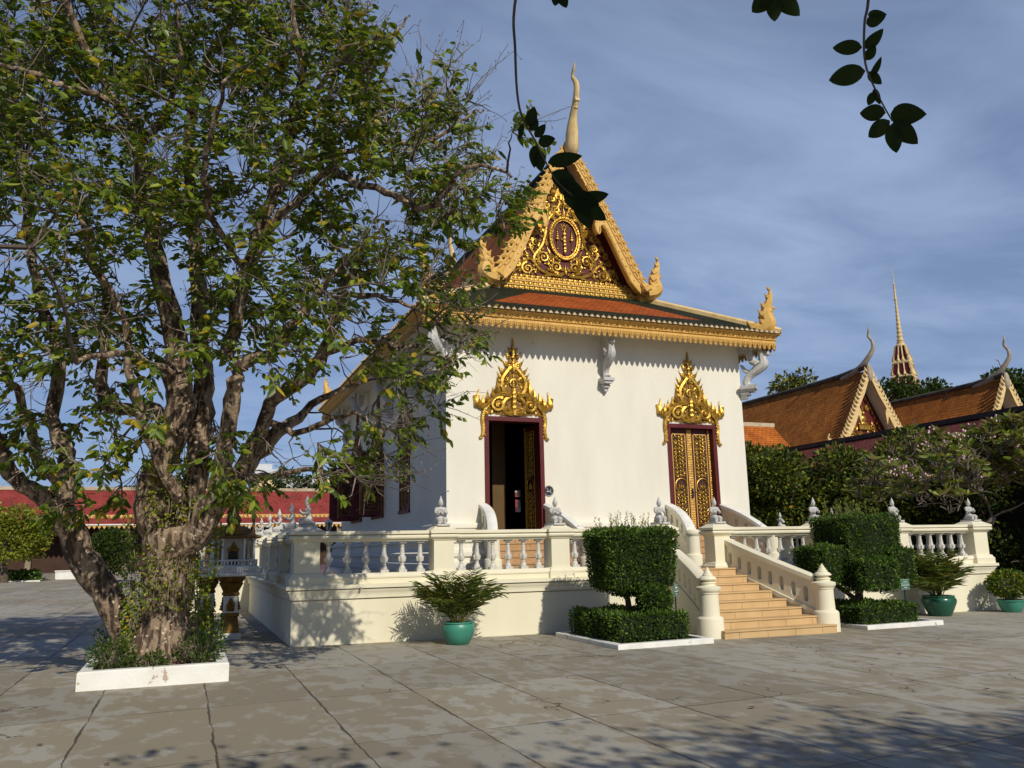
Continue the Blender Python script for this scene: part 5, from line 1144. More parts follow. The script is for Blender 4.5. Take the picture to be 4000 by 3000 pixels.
# overhanging tree that shades the foreground; its twigs hang into the view
ov = thing('overhanging_tree', (4.5, -21, 0), 'dark leafy twigs of an overhead tree hanging into the top of the view', 'tree')
b = MB(); b.tube([(4.5, -21, -.1), (4.45, -20.9, 1.5), (4.3, -20.6, 3.2), (4.2, -20.2, 4.6)], [.4, .3, .26, .2], 12); b.build('trunk', barkd, ov)
oblob = [(1, -18, 4.6, 1), (3, -18.4, 5, 1.2), (5.2, -18.6, 5.1, 1.2), (7.4, -18.8, 5.2, 1.2), (9.4, -19.1, 5.2, 1.1), (4.2, -20, 6.2, 1.2), (7, -20.4, 6.1, 1.1), (1.6, -20, 5.8, 1), (-1.2, -15.9, 4.6, 0.55), (-0.2, -15.3, 4.2, 0.4), (11.5, -19.4, 5.4, 1), (-0.9, -16.9, 4.7, 0.6), (-0.1, -17.8, 4.6, 0.6), (0, -18.7, 4.9, 0.9), (2, -18.9, 5.1, 1), (4, -19, 5.2, 1), (6, -19.2, 5.2, 1), (8.2, -19.5, 5.3, 1), (10.5, -19.8, 5.4, 1), (-2.6, -18, 5, 0.6)]
L1 = [[(4.2, -20.2, 4.6, .18), (3.2, -19, 5.1, .12), (1.5, -17.6, 4.9, .08), (-.4, -15.8, 4.3, .04), (-.95, -14.3, 3.75, .02)], [(4.2, -20.2, 4.6, .18), (5.5, -18.8, 5.2, .12), (7.4, -18, 5.3, .08), (9.6, -18.2, 5.3, .05), (11.6, -18.5, 5.4, .03)], [(4.2, -20.2, 4.6, .15), (4.3, -19, 5.8, .1), (4.0, -17.6, 5.2, .06)], [(-.4, -15.8, 4.3, .035), (-.35, -14.9, 3.8, .018), (-.32, -14.3, 3.3, .010)]]
lines, tips = grow([p for L in L1 for p in smooth_path(L, 4)], oblob, 560, g)
b = MB(); branch_tubes(b, [smooth_path(L, 4) for L in L1], 7); branch_tubes(b, lines, 4); b.build('branches', barkd, ov)
P = np.repeat(tips, 48, 0)+g.normal(0, .30, (len(tips)*48, 3)); D = g.normal(0, 1, P.shape)
leaves('crown_leaves', P, D, .15, .09, [lf2, lf1], [2, 1], parent=ov, seed=9)
def hanging(name, pts, lv):
    """a drooping twig with broad pointed leaves; lv: (t along, length, width, direction, tilt)"""
    Q = smooth_path(pts, 6); b = MB(); n = len(Q)-1; b.tube(Q, [.0045-.003*i/n for i in range(n+1)], 6)
    for t, L, w, d, roll in lv:
        i = min(int(t*n), n-1); L *= .88; p = Vector(Q[i]).lerp(Vector(Q[i+1]), t*n-i); d = Vector(d).normalized(); vw = (p-CAMPOS).normalized()
        s = d.cross(vw).normalized(); nn = s.cross(d); s = (s*math.cos(roll)+nn*math.sin(roll)).normalized(); nn = s.cross(d); k = 9; vs = []
        for j in range(k+1):
            u = j/k; hw = w*.44*(math.sin(PI*min(1, u**.8)))**.75*(1 if u < .999 else 0); c = p+d*(L*u+.004)-nn*(L*.12*u*u)
            vs += [c-s*hw+nn*hw*.22, c, c+s*hw+nn*hw*.22]
        b.add(vs, [q for j in range(k) for q in ((3*j, 3*j+1, 3*j+4, 3*j+3), (3*j+1, 3*j+2, 3*j+5, 3*j+4))], 1, True)
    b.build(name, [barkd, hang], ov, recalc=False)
R3, U3 = _r, _u
def dd(a, b_, c=0): return tuple(R3*a+U3*b_+_f*c)
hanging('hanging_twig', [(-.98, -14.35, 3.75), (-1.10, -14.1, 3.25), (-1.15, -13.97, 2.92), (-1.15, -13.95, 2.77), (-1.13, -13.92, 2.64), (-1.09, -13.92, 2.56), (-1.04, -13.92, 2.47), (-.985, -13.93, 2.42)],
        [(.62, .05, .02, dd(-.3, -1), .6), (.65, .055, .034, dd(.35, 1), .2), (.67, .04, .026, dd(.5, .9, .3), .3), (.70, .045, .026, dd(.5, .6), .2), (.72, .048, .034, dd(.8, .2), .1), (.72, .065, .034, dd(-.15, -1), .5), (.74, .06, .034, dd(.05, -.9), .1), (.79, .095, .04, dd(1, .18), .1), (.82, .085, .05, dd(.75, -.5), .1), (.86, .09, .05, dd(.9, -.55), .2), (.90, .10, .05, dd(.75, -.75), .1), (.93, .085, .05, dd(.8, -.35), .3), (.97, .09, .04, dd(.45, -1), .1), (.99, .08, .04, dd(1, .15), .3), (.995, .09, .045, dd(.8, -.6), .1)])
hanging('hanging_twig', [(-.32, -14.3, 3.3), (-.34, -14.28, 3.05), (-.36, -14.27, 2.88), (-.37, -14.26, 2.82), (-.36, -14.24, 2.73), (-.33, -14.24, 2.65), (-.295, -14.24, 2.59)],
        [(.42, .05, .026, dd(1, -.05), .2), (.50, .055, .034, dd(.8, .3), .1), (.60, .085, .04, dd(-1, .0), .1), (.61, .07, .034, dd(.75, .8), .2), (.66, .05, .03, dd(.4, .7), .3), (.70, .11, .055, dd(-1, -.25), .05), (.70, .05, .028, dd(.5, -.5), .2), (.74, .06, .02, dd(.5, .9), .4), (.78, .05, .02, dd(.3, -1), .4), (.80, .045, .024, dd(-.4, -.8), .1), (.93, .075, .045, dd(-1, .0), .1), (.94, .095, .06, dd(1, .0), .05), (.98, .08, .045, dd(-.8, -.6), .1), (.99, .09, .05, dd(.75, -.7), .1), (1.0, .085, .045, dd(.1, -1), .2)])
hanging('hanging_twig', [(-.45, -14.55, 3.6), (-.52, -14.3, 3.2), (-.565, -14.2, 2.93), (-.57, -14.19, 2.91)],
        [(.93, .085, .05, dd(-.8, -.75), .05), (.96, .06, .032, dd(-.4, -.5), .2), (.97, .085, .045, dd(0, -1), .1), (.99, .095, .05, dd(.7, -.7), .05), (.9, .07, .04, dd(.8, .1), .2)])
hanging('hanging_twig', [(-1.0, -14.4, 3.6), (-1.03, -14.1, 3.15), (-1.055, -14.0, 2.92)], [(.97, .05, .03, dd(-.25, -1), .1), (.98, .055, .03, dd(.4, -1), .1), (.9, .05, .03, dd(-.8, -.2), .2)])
# ------------------------------------------------------------------ background trees
def simple_tree(name, label, x, y, r, blobs, n, L, mats, w, seed, cat='tree', tips=140, trunk=barkd, group=None, z0=0, bare=0):
    gg = np.random.default_rng(seed); t = thing(name, (x, y, z0), label, cat, group); zt = min(b_[2]-b_[3]*.5 for b_ in blobs)
    top = (sum(b_[0] for b_ in blobs)/len(blobs), sum(b_[1] for b_ in blobs)/len(blobs), max(z0+.5, zt))
    ln = [[(x, y, z0-.2, r*1.3), (x+.1*r, y, z0+.3*(top[2]-z0), r), ((x+top[0])/2, (y+top[1])/2, z0+.7*(top[2]-z0), r*.8), (*top, r*.55)]]
    nodes = smooth_path(ln[0], 4)[5:]; lines, tp = grow(nodes, blobs, tips, gg, rbase=r*.22+.01)
    b = MB(); branch_tubes(b, [smooth_path(ln[0], 4)], 9); b.build('trunk', trunk, t)
    b = MB(); branch_tubes(b, lines, 4); t_ends = []
    if bare:
        for p in tp:
            for k in range(bare): d = gg.normal(0, .6, 3)+np.array([0, -.1, .55]); d = d+(p-np.array([x, y, top[2]-.3]))*np.array([.25, .25, .35]); d /= np.linalg.norm(d); q = wander(p, p+d*gg.uniform(.25, .5), 3, gg, .3); b.tube(q, [.024, .021, .019, .017], 4); t_ends.append(q[-1])
    t['_e'] = [c for p in t_ends for c in map(float, p)]; lb = b.build('limbs', trunk, t, recalc=False)
    P = []; D = []; tot = sum(b_[3]**2 for b_ in blobs)
    for bx, by, bz, br_ in blobs:
        p, d = ellleaves((bx, by, bz), (br_, br_, br_*.85), int(n*br_*br_/tot), gg, .45); P.append(p); D.append(d)
    leaves('crown', np.concatenate(P), np.concatenate(D), L, L*.55, mats, w, parent=t, seed=seed); return t
def rb(seed, cx, cy, cz, sx, sy, sz, n, r0, r1):
    q = random.Random(seed); return [(cx+q.uniform(-sx, sx), cy+q.uniform(-sy, sy), cz+q.uniform(-sz, sz), q.uniform(r0, r1)) for _ in range(n)]
simple_tree('round_tree', 'dense dark green tree behind the temple and terrace, nearest the white wall', 19.8, 11.5, .2, rb(1, 19.6, 11, 3.1, 1.6, 1.8, 1.75, 32, .8, 1.25), 22000, .17, [bg1, bg2, lf3], [3, 2, .12], 21)
simple_tree('round_tree', 'dense green tree in front of the orange pavilion roof', 22.6, 9.5, .2, rb(2, 22.4, 9.3, 3.1, 1.7, 1.6, 2.0, 32, .8, 1.25), 22000, .17, [bg1, bg2], [3, 1.8], 22)
simple_tree('round_tree', 'dark green tree behind the frangipani under the plum roof', 25.0, 7.8, .2, rb(3, 25, 7.6, 2.6, 1.4, 1.2, 1.6, 18, .8, 1.1), 8000, .17, [bg1, bg2], [5, 1], 23)
fp = simple_tree('frangipani_tree', 'spreading bare limbed frangipani tree with pale leaf clusters and pink blossoms', 20.6, 3.6, .16, [(x_, y_, 2.75+1.4*(1-((x_-21.9)/4.3)**2)+g.normal(0, .25), .55) for x_, y_ in zip(g.uniform(17.6, 24.6, 50), g.uniform(2.0, 5.0, 50))]+[(23.0, 1.8, 2.9, .6), (24, 2, 3.3, .6), (22.4, 1.6, 3.2, .6), (24.6, 1.6, 2.6, .6), (23.6, 1.4, 3.7, .6), (21.5, 1.6, 3.6, .6)], 10, .3, [fr1, fr2], [3, 2], 24, tips=430, trunk=mat('grey_frangipani_bark', (.20, .165, .13), .9, (.11, .09, .07), 9), bare=4)
gg = np.random.default_rng(31); P = []; D = []; fl = MB(); E_ = np.array(list(fp['_e'])).reshape(-1, 3)
for bx in E_:
    if gg.random() > (.95 if bx[0] > 20.8 else .25): continue
    m = gg.integers(5, 9)
    for i in range(m): a = 2*PI*i/m+gg.uniform(0, .5); P.append(bx); D.append((math.cos(a), math.sin(a), gg.uniform(-.15, .9)))
    if gg.random() < .10:
        for i in range(7): fl.ell(bx+gg.normal(0, .07, 3)+np.array([0, -.05, .12]), .035, 5, 4)
leaves('leaf_rosettes', P, D, .33, .11, [fr1, fr2, lf1], [3, 1.4, 1.5], parent=fp, seed=32); fl.build('blossoms', flowm, fp); del fp['_e']
simple_tree('yellow_green_tree', 'low spreading yellow green tree before the red roofed gallery at the left edge', -13.2, 51, .3, rb(5, -13.3, 51, 3.6, 2.2, 1.2, 1.0, 24, .8, 1.4), 9000, .26, [bg2, lf4, lf3], [3, 2, .5], 25)
simple_tree('dark_bush', 'dark rounded bush before the red roofed gallery between the two trunks', -6.2, 46, .15, rb(6, -6.2, 46, 1.9, .8, .8, 1.2, 12, .7, 1.0), 5000, .2, [bg1, lf2], [2, 1], 26)
for i, (x, y, z, s, l) in enumerate(((9, 80, 8.0, 3.2, 'dark wide tree beyond the red gallery roof beside the temple'), (14, 84, 8.2, 3.4, 'dark tree beyond the red gallery roof hidden partly by the temple'), (-4, 86, 7.6, 3.0, 'dark tree beyond the red gallery roof behind the old tree'))):
    simple_tree('far_tree', l, x, y, .4, rb(40+i, x, y, z, s*1.1, 1.5, 1.2, 14, 1.2, 1.9), 3600, .5, [bg1], [1], 50+i, group='far trees behind the galleries')
for i, (x, y, z, sx, sz, l) in enumerate(((76, 53.5, 16.7, 5.5, 1.6, 'dark round crowned tree between the two orange pavilions below the spire'), (84, 50, 17.2, 4.5, 1.6, 'dark tree above the ridge of the right pavilion'), (73.5, 40, 13.5, 2.2, 3.0, 'dark tree at the right edge beyond the last gable'))):
    simple_tree('far_tree', l, x, y, .5, rb(60+i, x, y, z, sx, 2, sz, 26, 1.3, 2.0), 7000, .5, [bg1, lf2], [3, 1], 70+i, group='far trees behind the galleries')
simple_tree('far_tree', 'pale thin crowned tree showing above the orange roof right of the temple', 49, 44, .4, rb(80, 48.9, 44, 15.2, 1.9, 1.5, .8, 14, .6, 1.0), 800, .4, [bg2, bg1], [2, 1], 81, group='far trees behind the galleries', bare=1)
# ------------------------------------------------------------------ ground
pm = bpy.data.materials.new('paving_slabs'); pm.use_nodes = True; nt = pm.node_tree; bs = nt.nodes['Principled BSDF']
def MN(op, a, b_=None, c=None):
    n = N(nt, 'ShaderNodeMath', operation=op)
    for i, v in enumerate((a, b_, c)):
        if v is None: continue
        if isinstance(v, (int, float)): n.inputs[i].default_value = v
        else: nt.links.new(v, n.inputs[i])
    return n.outputs[0]
tc = N(nt, 'ShaderNodeTexCoord'); OB = tc.outputs['Object']
def NO(scale, det=4, rough=.5, vec=None, dist=0):
    n = N(nt, 'ShaderNodeTexNoise'); n.inputs['Scale'].default_value = scale; n.inputs['Detail'].default_value = det; n.inputs['Roughness'].default_value = rough; n.inputs['Distortion'].default_value = dist
    nt.links.new(vec or OB, n.inputs[0]); return n.outputs['Fac']
def MRG(v, a, b_, c=0, d=1):
    n = N(nt, 'ShaderNodeMapRange'); nt.links.new(v, n.inputs[0])
    for i, k in enumerate((a, b_, c, d)): n.inputs[i+1].default_value = k
    return n.outputs[0]
def MIX(f, a, b_, mode='MIX'):
    n = N(nt, 'ShaderNodeMixRGB', blend_type=mode)
    if isinstance(f, (int, float)): n.inputs[0].default_value = f
    else: nt.links.new(f, n.inputs[0])
    for i, v in ((1, a), (2, b_)):
        if isinstance(v, tuple): n.inputs[i].default_value = (*v, 1)
        else: nt.links.new(v, n.inputs[i])
    return n.outputs[0]
sp = N(nt, 'ShaderNodeSeparateXYZ'); nt.links.new(OB, sp.inputs[0])
wob = MN('MULTIPLY', MN('SUBTRACT', NO(2.2, 6, .65), .5), .07); wob2 = MN('MULTIPLY', MN('SUBTRACT', NO(2.6, 5, .6, dist=.4), .5), .09)
X = MN('ADD', sp.outputs['X'], wob); Y = MN('ADD', MN('SUBTRACT', sp.outputs['Y'], MN('MULTIPLY', sp.outputs['X'], .08)), wob2)
def line(c, off, pit):
    f = MN('FRACT', MN('DIVIDE', MN('SUBTRACT', c, off), pit)); return MN('MULTIPLY', MN('MINIMUM', f, MN('SUBTRACT', 1, f)), pit)
dx = line(X, -.36, 1.135); dy = line(Y, -3.08, 2.48)
wd = MRG(NO(1.1, 3), .35, .7, .004, .017)
jx = MN('LESS_THAN', dx, wd); jy = MN('LESS_THAN', dy, MN('MULTIPLY', wd, .8)); J = MN('MAXIMUM', jx, jy)
vo = N(nt, 'ShaderNodeTexVoronoi', feature='DISTANCE_TO_EDGE'); vo.inputs['Scale'].default_value = .42
wv = N(nt, 'ShaderNodeVectorMath', operation='ADD'); nt.links.new(OB, wv.inputs[0])
nv = N(nt, 'ShaderNodeTexNoise'); nv.inputs['Scale'].default_value = 1.6; nv.inputs['Detail'].default_value = 6; nt.links.new(OB, nv.inputs[0]); nt.links.new(nv.outputs['Color'], wv.inputs[1]); nt.links.new(wv.outputs[0], vo.inputs['Vector'])
CK = MN('MULTIPLY', MN('LESS_THAN', vo.outputs['Distance'], .0035), MN('GREATER_THAN', NO(.35, 2), .56)); J = MN('MAXIMUM', J, CK)
# slab to slab tone
fx = MN('FLOOR', MN('DIVIDE', MN('SUBTRACT', X, -.36), 1.135)); fy = MN('FLOOR', MN('DIVIDE', MN('SUBTRACT', Y, -3.08), 2.48))
cb = N(nt, 'ShaderNodeCombineXYZ'); nt.links.new(fx, cb.inputs[0]); nt.links.new(fy, cb.inputs[1]); wn = N(nt, 'ShaderNodeTexWhiteNoise'); nt.links.new(cb.outputs[0], wn.inputs[0])
tone = MRG(wn.outputs['Value'], 0, 1, .80, 1.12)
m1 = N(nt, 'ShaderNodeMapping'); m1.inputs['Scale'].default_value = (1, .62, 1); m1.inputs['Rotation'].default_value = (0, 0, .35); nt.links.new(OB, m1.inputs[0])
pa = NO(3.1, 5, .64, m1.outputs[0], .3); pb_ = NO(5.5, 4, .6, m1.outputs[0])
big = MRG(NO(.22, 3), .35, .65, -.07, .07)
worn = MRG(MN('ADD', MN('ADD', MN('MULTIPLY', pa, .72), MN('MULTIPLY', pb_, .28)), big), .475, .53)
c = MIX(worn, (.30, .258, .178), (.395, .373, .31)); c = MIX(1.0, c, tone, 'MULTIPLY')
c = MIX(MRG(NO(60, 4), .3, .7, 0, .45), c, (.27, .24, .2))
dk = MRG(NO(.9, 7, .7), .58, .75, 0, .45); c = MIX(dk, c, (.21, .185, .15))
c = MIX(MN('MULTIPLY', J, .9), c, (.075, .056, .04)); nt.links.new(c, bs.inputs['Base Color'])
bp = N(nt, 'ShaderNodeBump'); bp.inputs['Strength'].default_value = .6; bp.inputs['Distance'].default_value = .02
nt.links.new(MN('ADD', MN('SUBTRACT', MN('MULTIPLY', worn, .12), J), MN('MULTIPLY', NO(55, 4), .14)), bp.inputs['Height']); nt.links.new(bp.outputs[0], bs.inputs['Normal'])
bs.inputs['Roughness'].default_value = .82; bs.inputs['Specular IOR Level'].default_value = .25
b = MB(); xs = (-900, -20, 40, 900); b.add([(x, y, gz(min(40, max(-20, x)))) for x in xs for y in (-60, 1500)], [(0, 2, 3, 1), (2, 4, 5, 3), (4, 6, 7, 5)])
struct(b.build('pavement', pm))
# ------------------------------------------------------------------ red roofed gallery across the court
def slope(b, a, c, d, e, mi=0, s=1.0):
    A, B, C, D = [Vector(p) for p in (a, c, d, e)]; u = (B-A).normalized(); n = u.cross(D-A).normalized(); v = n.cross(u); k = len(b.v); b.v += [tuple(p) for p in (A, B, C, D)]
    b.f.append((k, k+1, k+2, k+3)); b.m.append(mi); b.sm.append(False); b.uv.append([((p-A).dot(u)*s, (p-A).dot(v)*s) for p in (A, B, C, D)])
gal = thing('gallery', (-10, 62, 0), 'long low gallery with red tiled double roof and gold fringe, left background', 'building')
GX0, GX1 = -75, 45
b = MB(); b.uv = []; slope(b, (GX0, 60.2, 5.02), (GX1, 60.2, 5.02), (GX1, 63.6, 7.3), (GX0, 63.6, 7.3)); slope(b, (GX1, 67, 5.02), (GX0, 67, 5.02), (GX0, 63.6, 7.3), (GX1, 63.6, 7.3)); b.build('upper_roof', tile_rd, gal)
b = MB(); b.uv = []; slope(b, (GX0, 58.9, 4.22), (GX1, 58.9, 4.22), (GX1, 60.5, 4.86), (GX0, 60.5, 4.86)); b.build('lower_roof', tile_rd, gal)
b = MB(); b.box((GX0, 63.4, 7.24), (GX1, 63.8, 7.52)); b.build('ridge_cap', mat('weathered_ridge', (.55, .45, .30), .85, (.36, .29, .2), 2), gal)
def fringe(b, y, z, pit, h, x0, x1):
    x = x0
    while x < x1:
        b.poly([[(x, z), (x+pit*.5, z-h), (x+pit, z)]], .05, lambda u, v, t: (u, y-t, v)); x += pit
for y, z in ((60.25, 4.98), (58.95, 4.12)):
    b = MB(); b.box((GX0, y-.04, z-.02), (GX1, y+.05, z+.06)); fringe(b, y, z, .36, .27, -26, 18); b.build('gold_fringe', goldp, gal)
b = MB(); b.box((GX0, 60.3, 4.6), (GX1, 60.5, 4.98)); b.build('clerestory', mat('gallery_frieze', (.52, .40, .2), .7), gal)
b = MB(); b.box((GX0, 58.82, 4.14), (GX1, 58.93, 4.24)); b.build('gutter', whitem, gal)
b = MB(); b.box((GX0, 62.0, .4), (GX1, 66.5, 5.0)); b.build('back_wall', mat('gallery_wall', (.045, .02, .015), .8, (.07, .035, .02), .8), gal)  # wall colour darkened to carry the shade under the eaves
b = MB(); b.box((GX0, 58.2, -.3), (GX1, 62.0, .5)); b.build('gallery_floor', mat('gallery_base', (.22, .2, .17), .9), gal)
b0 = MB(); b0.frustum((0, 0), .5, 4.1, (.2, .2), (.16, .16)); b0.frustum((0, 0), .5, .8, (.28, .28), (.24, .24)); c0 = b0.build('column', mat('gallery_column', (.3, .24, .16), .8), gal, org=(0, 0, 0)); c0.location = (-30+10, 59.4-62, 0)
for k in range(1, 16): part_copy(c0, gal, (-20+3.4*k, 59.4-62, 0))
for x, zt in ((5.0, 8.95), (10.8, 8.65), (-2.6, 8.6)):
    b = MB(); h = zt-7.3
    for s in (-1, 1):
        b.poly([[(x+s*h*.72, 7.2), (x+s*h*.42, 7.2), (x, zt-.35), (x, zt)]], .25, lambda u, v, t: (u, 66+t, v))
        for k in range(8): t = (k+.5)/8; fx_ = x+s*h*.72*(1-t); b.tube([(fx_, 66.1, 7.25+h*t*.97), (fx_+s*.16, 66.1, 7.42+h*t*.97)], [.07, .01], 4)
    b.box((x-h*.3, 66.25, 7.2), (x+h*.3, 66.4, zt-.8)); b.build('ridge_gable', paleg, gal)
lw = thing('low_wall', (-12, 57.3, 0), 'low whitewashed wall before the red gallery, left of the trunks', 'wall'); b = MB(); b.box((-10.8, 57.1, 0), (-6.9, 57.6, .62)); b.box((-10.85, 57.05, .62), (-6.85, 57.65, .72)); b.build('wall_body', whitem, lw, bevel=.03)
gh = thing('clipped_hedge', (-13, 53, .05), 'long low clipped hedge with white kerb under the yellow green tree', 'hedge'); hedge_boxes('hedge_body', [(-14.5, 53, .42, 3.2, .5, .32)], gh, 160, 33, .2); b = MB(); b.box((-17.8, 52.2, 0), (-11.1, 52.4, .16)); b.build('kerb', whitem, gh)
# ------------------------------------------------------------------ plum roofed gallery on the right
gr = thing('gallery', (29.5, 15, 0), 'plum roofed gallery running back behind the frangipani on the right', 'building')
b = MB(); b.uv = []; slope(b, (26.0, 60, 4.3), (26.0, -14, 4.3), (29.6, -14, 6.75), (29.6, 60, 6.75)); slope(b, (33.2, -14, 4.3), (33.2, 60, 4.3), (29.6, 60, 6.75), (29.6, -14, 6.75)); b.build('roof', tile_pl, gr)
b = MB(); b.box((29.4, -14, 6.68), (29.8, 60, 6.9)); b.build('ridge_cap', mat('blackened_ridge', (.10, .085, .06), .9, (.05, .045, .035), 2), gr)
b = MB(); b.box((28.6, -14, -.3), (32.6, 60, 4.6)); b.build('back_wall', mat('shaded_gallery_wall', (.045, .03, .02), .85), gr); b = MB(); b.box((25.9, -14, 4.1), (26.05, 60, 4.3)); b.build('eave_board', redm, gr)  # back wall colour carries the deep shade under roof and trees
b0 = MB(); b0.frustum((0, 0), -.2, 4.15, (.17, .17), (.15, .15)); c0 = b0.build('column', mat('dark_column', (.07, .05, .04), .8), gr, org=(0, 0, 0)); c0.location = (26.4-29.5, -12-15, 0)
for k in range(1, 15): part_copy(c0, gr, (26.4-29.5, -12+4*k-15, 0))
lw = thing('low_wall', (24.5, 4, 0), 'low white wall beyond the green pot at the far right', 'wall'); b = MB(); b.box((24.2, -8, -.2), (24.6, 6, .36)); b.box((24.15, -8, .36), (24.65, 6, .44)); b.build('wall_body', whitem, lw)
# ------------------------------------------------------------------ orange roofed pavilions
def pavilion(label, cx, gy, y1, zap, tall):
    t = thing('pavilion', (cx, gy, 0), label, 'building')
    pr = [(0, 0), (.75, -1.45), (1.55, -2.9), (2.35, -4.25), (3.3, -5.4), (4.6, -6.3)]
    b = MB(); b.uv = []
    for s in (-1, 1):
        for (a, z), (c_, w) in zip(pr[:-1], pr[1:]):
            q = [(cx+s*c_, gy, zap+w), (cx+s*c_, y1, zap+w), (cx+s*a, y1, zap+z), (cx+s*a, gy, zap+z)]
            if s < 0: q = [q[1], q[0], q[3], q[2]]
            slope(b, *q)
            for k in range(4): b.uv[-1][k] = (b.uv[-1][k][0], b.uv[-1][k][1]-z)
    b.build('roof', tile_o2, t)
    b = MB(); 
    for s in (-1, 1): b.add([(cx+s*x, gy+yy, zap+z-.16) for x, z in pr[:5] for yy in (0, .9)], [(2*i, 2*i+1, 2*i+3, 2*i+2) for i in range(4)])
    b.build('soffit', soffm, t)
    b = MB(); n = 14; P = [(cx, gy+(y1-gy)*i/n, zap+.0+.28*math.exp(-i*1.4)) for i in range(n+1)]; b.tube(P, .17, 6, sm=False); b.build('ridge_cap', MATS['blackened_ridge'], t)
    for s in (-1, 1):
        b = MB(); oo = [(0, .12), (.8, -1.42), (1.6, -2.88), (2.4, -4.22), (3.3, -5.3)]; ii = [(3.05, -5.35), (2.12, -4.3), (1.55, -3.5), (1.15, -2.75), (1.0, -3.3), (.92, -2.6), (1.05, -2.3), (.55, -1.5), (0, -.35)]
        b.poly([oo+ii], .14, lambda u, v, q: (cx+s*u, gy-.1+q, zap+v))
        Pp = smooth_path(oo, 6)
        for p, q in zip(Pp[1::1], Pp[2::1]):
            b.tube([(cx+s*p[0], gy-.04, zap+p[1]-.1), (cx+s*(p[0]+.16), gy-.04, zap+p[1]+.02), (cx+s*(p[0]+.2), gy-.04, zap+p[1]+.26)], [.11, .09, .01], 5)
        naga(b, lambda u, v, tt=0: (cx+s*(3.3+u), gy-tt, zap-5.4+v*1.2), 1.0); b.build('bargeboard', paleg, t)
    b = MB(); b.poly([[(-2.2, -5.2), (2.2, -5.2), (1.3, -2.9), (0, -.5), (-1.3, -2.9)]], .1, lambda u, v, q: (cx+u, gy+.85+q, zap+v)); ty = b.build('tympanum', redm, t)
    b = MB(); F = lambda u, v, q=0: (cx+u, gy+.85-q, zap+v)
    for s in (-1, 1):
        f = lambda u, v, q=0, s=s: F(s*u, v, q)
        for x, z, r in ((.4, -4.6, .32), (1.1, -4.7, .3), (.85, -4.0, .28), (1.5, -4.3, .2), (.3, -3.9, .22), (.7, -3.4, .22), (.4, -2.2, .16)): spiral(b, f, (x, z), r, 1.5, 1, 1, .08); flame(b, f, (x+r*.8, z), 1.6, r*1.6, .07); flame(b, f, (x, z+r*.8), 1.9, r*1.4, .07)
        for k in range(10): flame(b, f, (1.5-.14*k, -4.0+.29*k), 1.9, .35, .07)
    b.ell(F(0, -2.5, .08), .14, 8, 5); b.ell(F(0, -2.85, .08), (.25, .1, .24), 8, 5); b.ell(F(0, -3.15, .08), (.4, .1, .14), 8, 5); b.box((cx-.4, gy+.7, zap-3.5), (cx+.4, gy+.85, zap-3.25)); flame(b, F, (0, -2.4), PI/2, .6, .08, 0); b.build('gilded_figure', goldm, ty)
    b = MB(); P = smooth_path([(gy+2.2, -.1), (gy+.8, .2), (gy+.1, .75), (gy-.25, 1.35), (gy-.2, 1.8), (gy-.05, 2.15), (gy-.15, 2.5), (gy-.1, 2.75)], 4); R = [.16, .2, .16, .12, .09, .08, .06, .01]; xo = [0, 0, .15, .33, .36, .25, .22, .28]
    k = tall; b.tube([(cx+float(np.interp(i/4, range(8), xo)), p[0], zap+p[1]*k) for i, p in enumerate(P)], [float(np.interp(i/4, range(8), R)) for i in range(len(P))], 8); b.ell((cx, gy-.12, zap-.15), (.22, .14, .55), 8, 6); b.build('chofa_finial', mat('aged_finial', (.42, .36, .27), .7, (.3, .25, .18), 4) if 'aged_finial' not in MATS else MATS['aged_finial'], t)
    b = MB(); b.box((cx-3.0, gy+1, -.3), (cx+3.0, y1, zap-5.3)); b.build('wall', wallm, t); return t
p1 = pavilion('steep orange roofed pavilion with pale toothed gable, nearest right of the temple', 36.2, 22.5, 56, 11.8, 1.0)
b = MB(); b.uv = []; slope(b, (23, 23, 6.35), (31.1, 23, 6.35), (31.2, 25.5, 8.65), (23, 25.5, 8.65)); b.build('side_roof', tilemat('bright_orange_tile', (.55, .16, .03), (.45, .12, .02), (.2, .06, .01), .3, .22), p1)
b = MB(); b.box((23, 25.4, 8.58), (31.3, 25.7, 8.82)); b.build('side_ridge', MATS['weathered_ridge'], p1)
pavilion('second orange roofed pavilion with pale toothed gable at the right edge of the picture', 44.7, 20.2, 50, 11.3, 1.0)
bd = thing('pigeon', (36.2, 27.0, 11.95), 'dark bird perched on the ridge of the nearer orange pavilion', 'bird')
b = MB(); b.tube([(36.0, 27, 12.42), (36.1, 27, 12.46), (36.22, 27, 12.44), (36.34, 27, 12.5), (36.4, 27, 12.56)], [.03, .08, .1, .06, .05], 8); b.tube([(36.05, 27, 12.44), (35.78, 27, 12.38)], [.06, .02], 5); b.tube([(36.44, 27, 12.57), (36.49, 27, 12.56)], [.018, .003], 4)
for s in (-.03, .03): b.tube([(36.2, 27+s, 12.36), (36.2, 27+s, 12.14)], .012, 4)
b.v = [(p[0], p[1], p[2]-.2) for p in b.v]; b.build('body', blackm, bd)
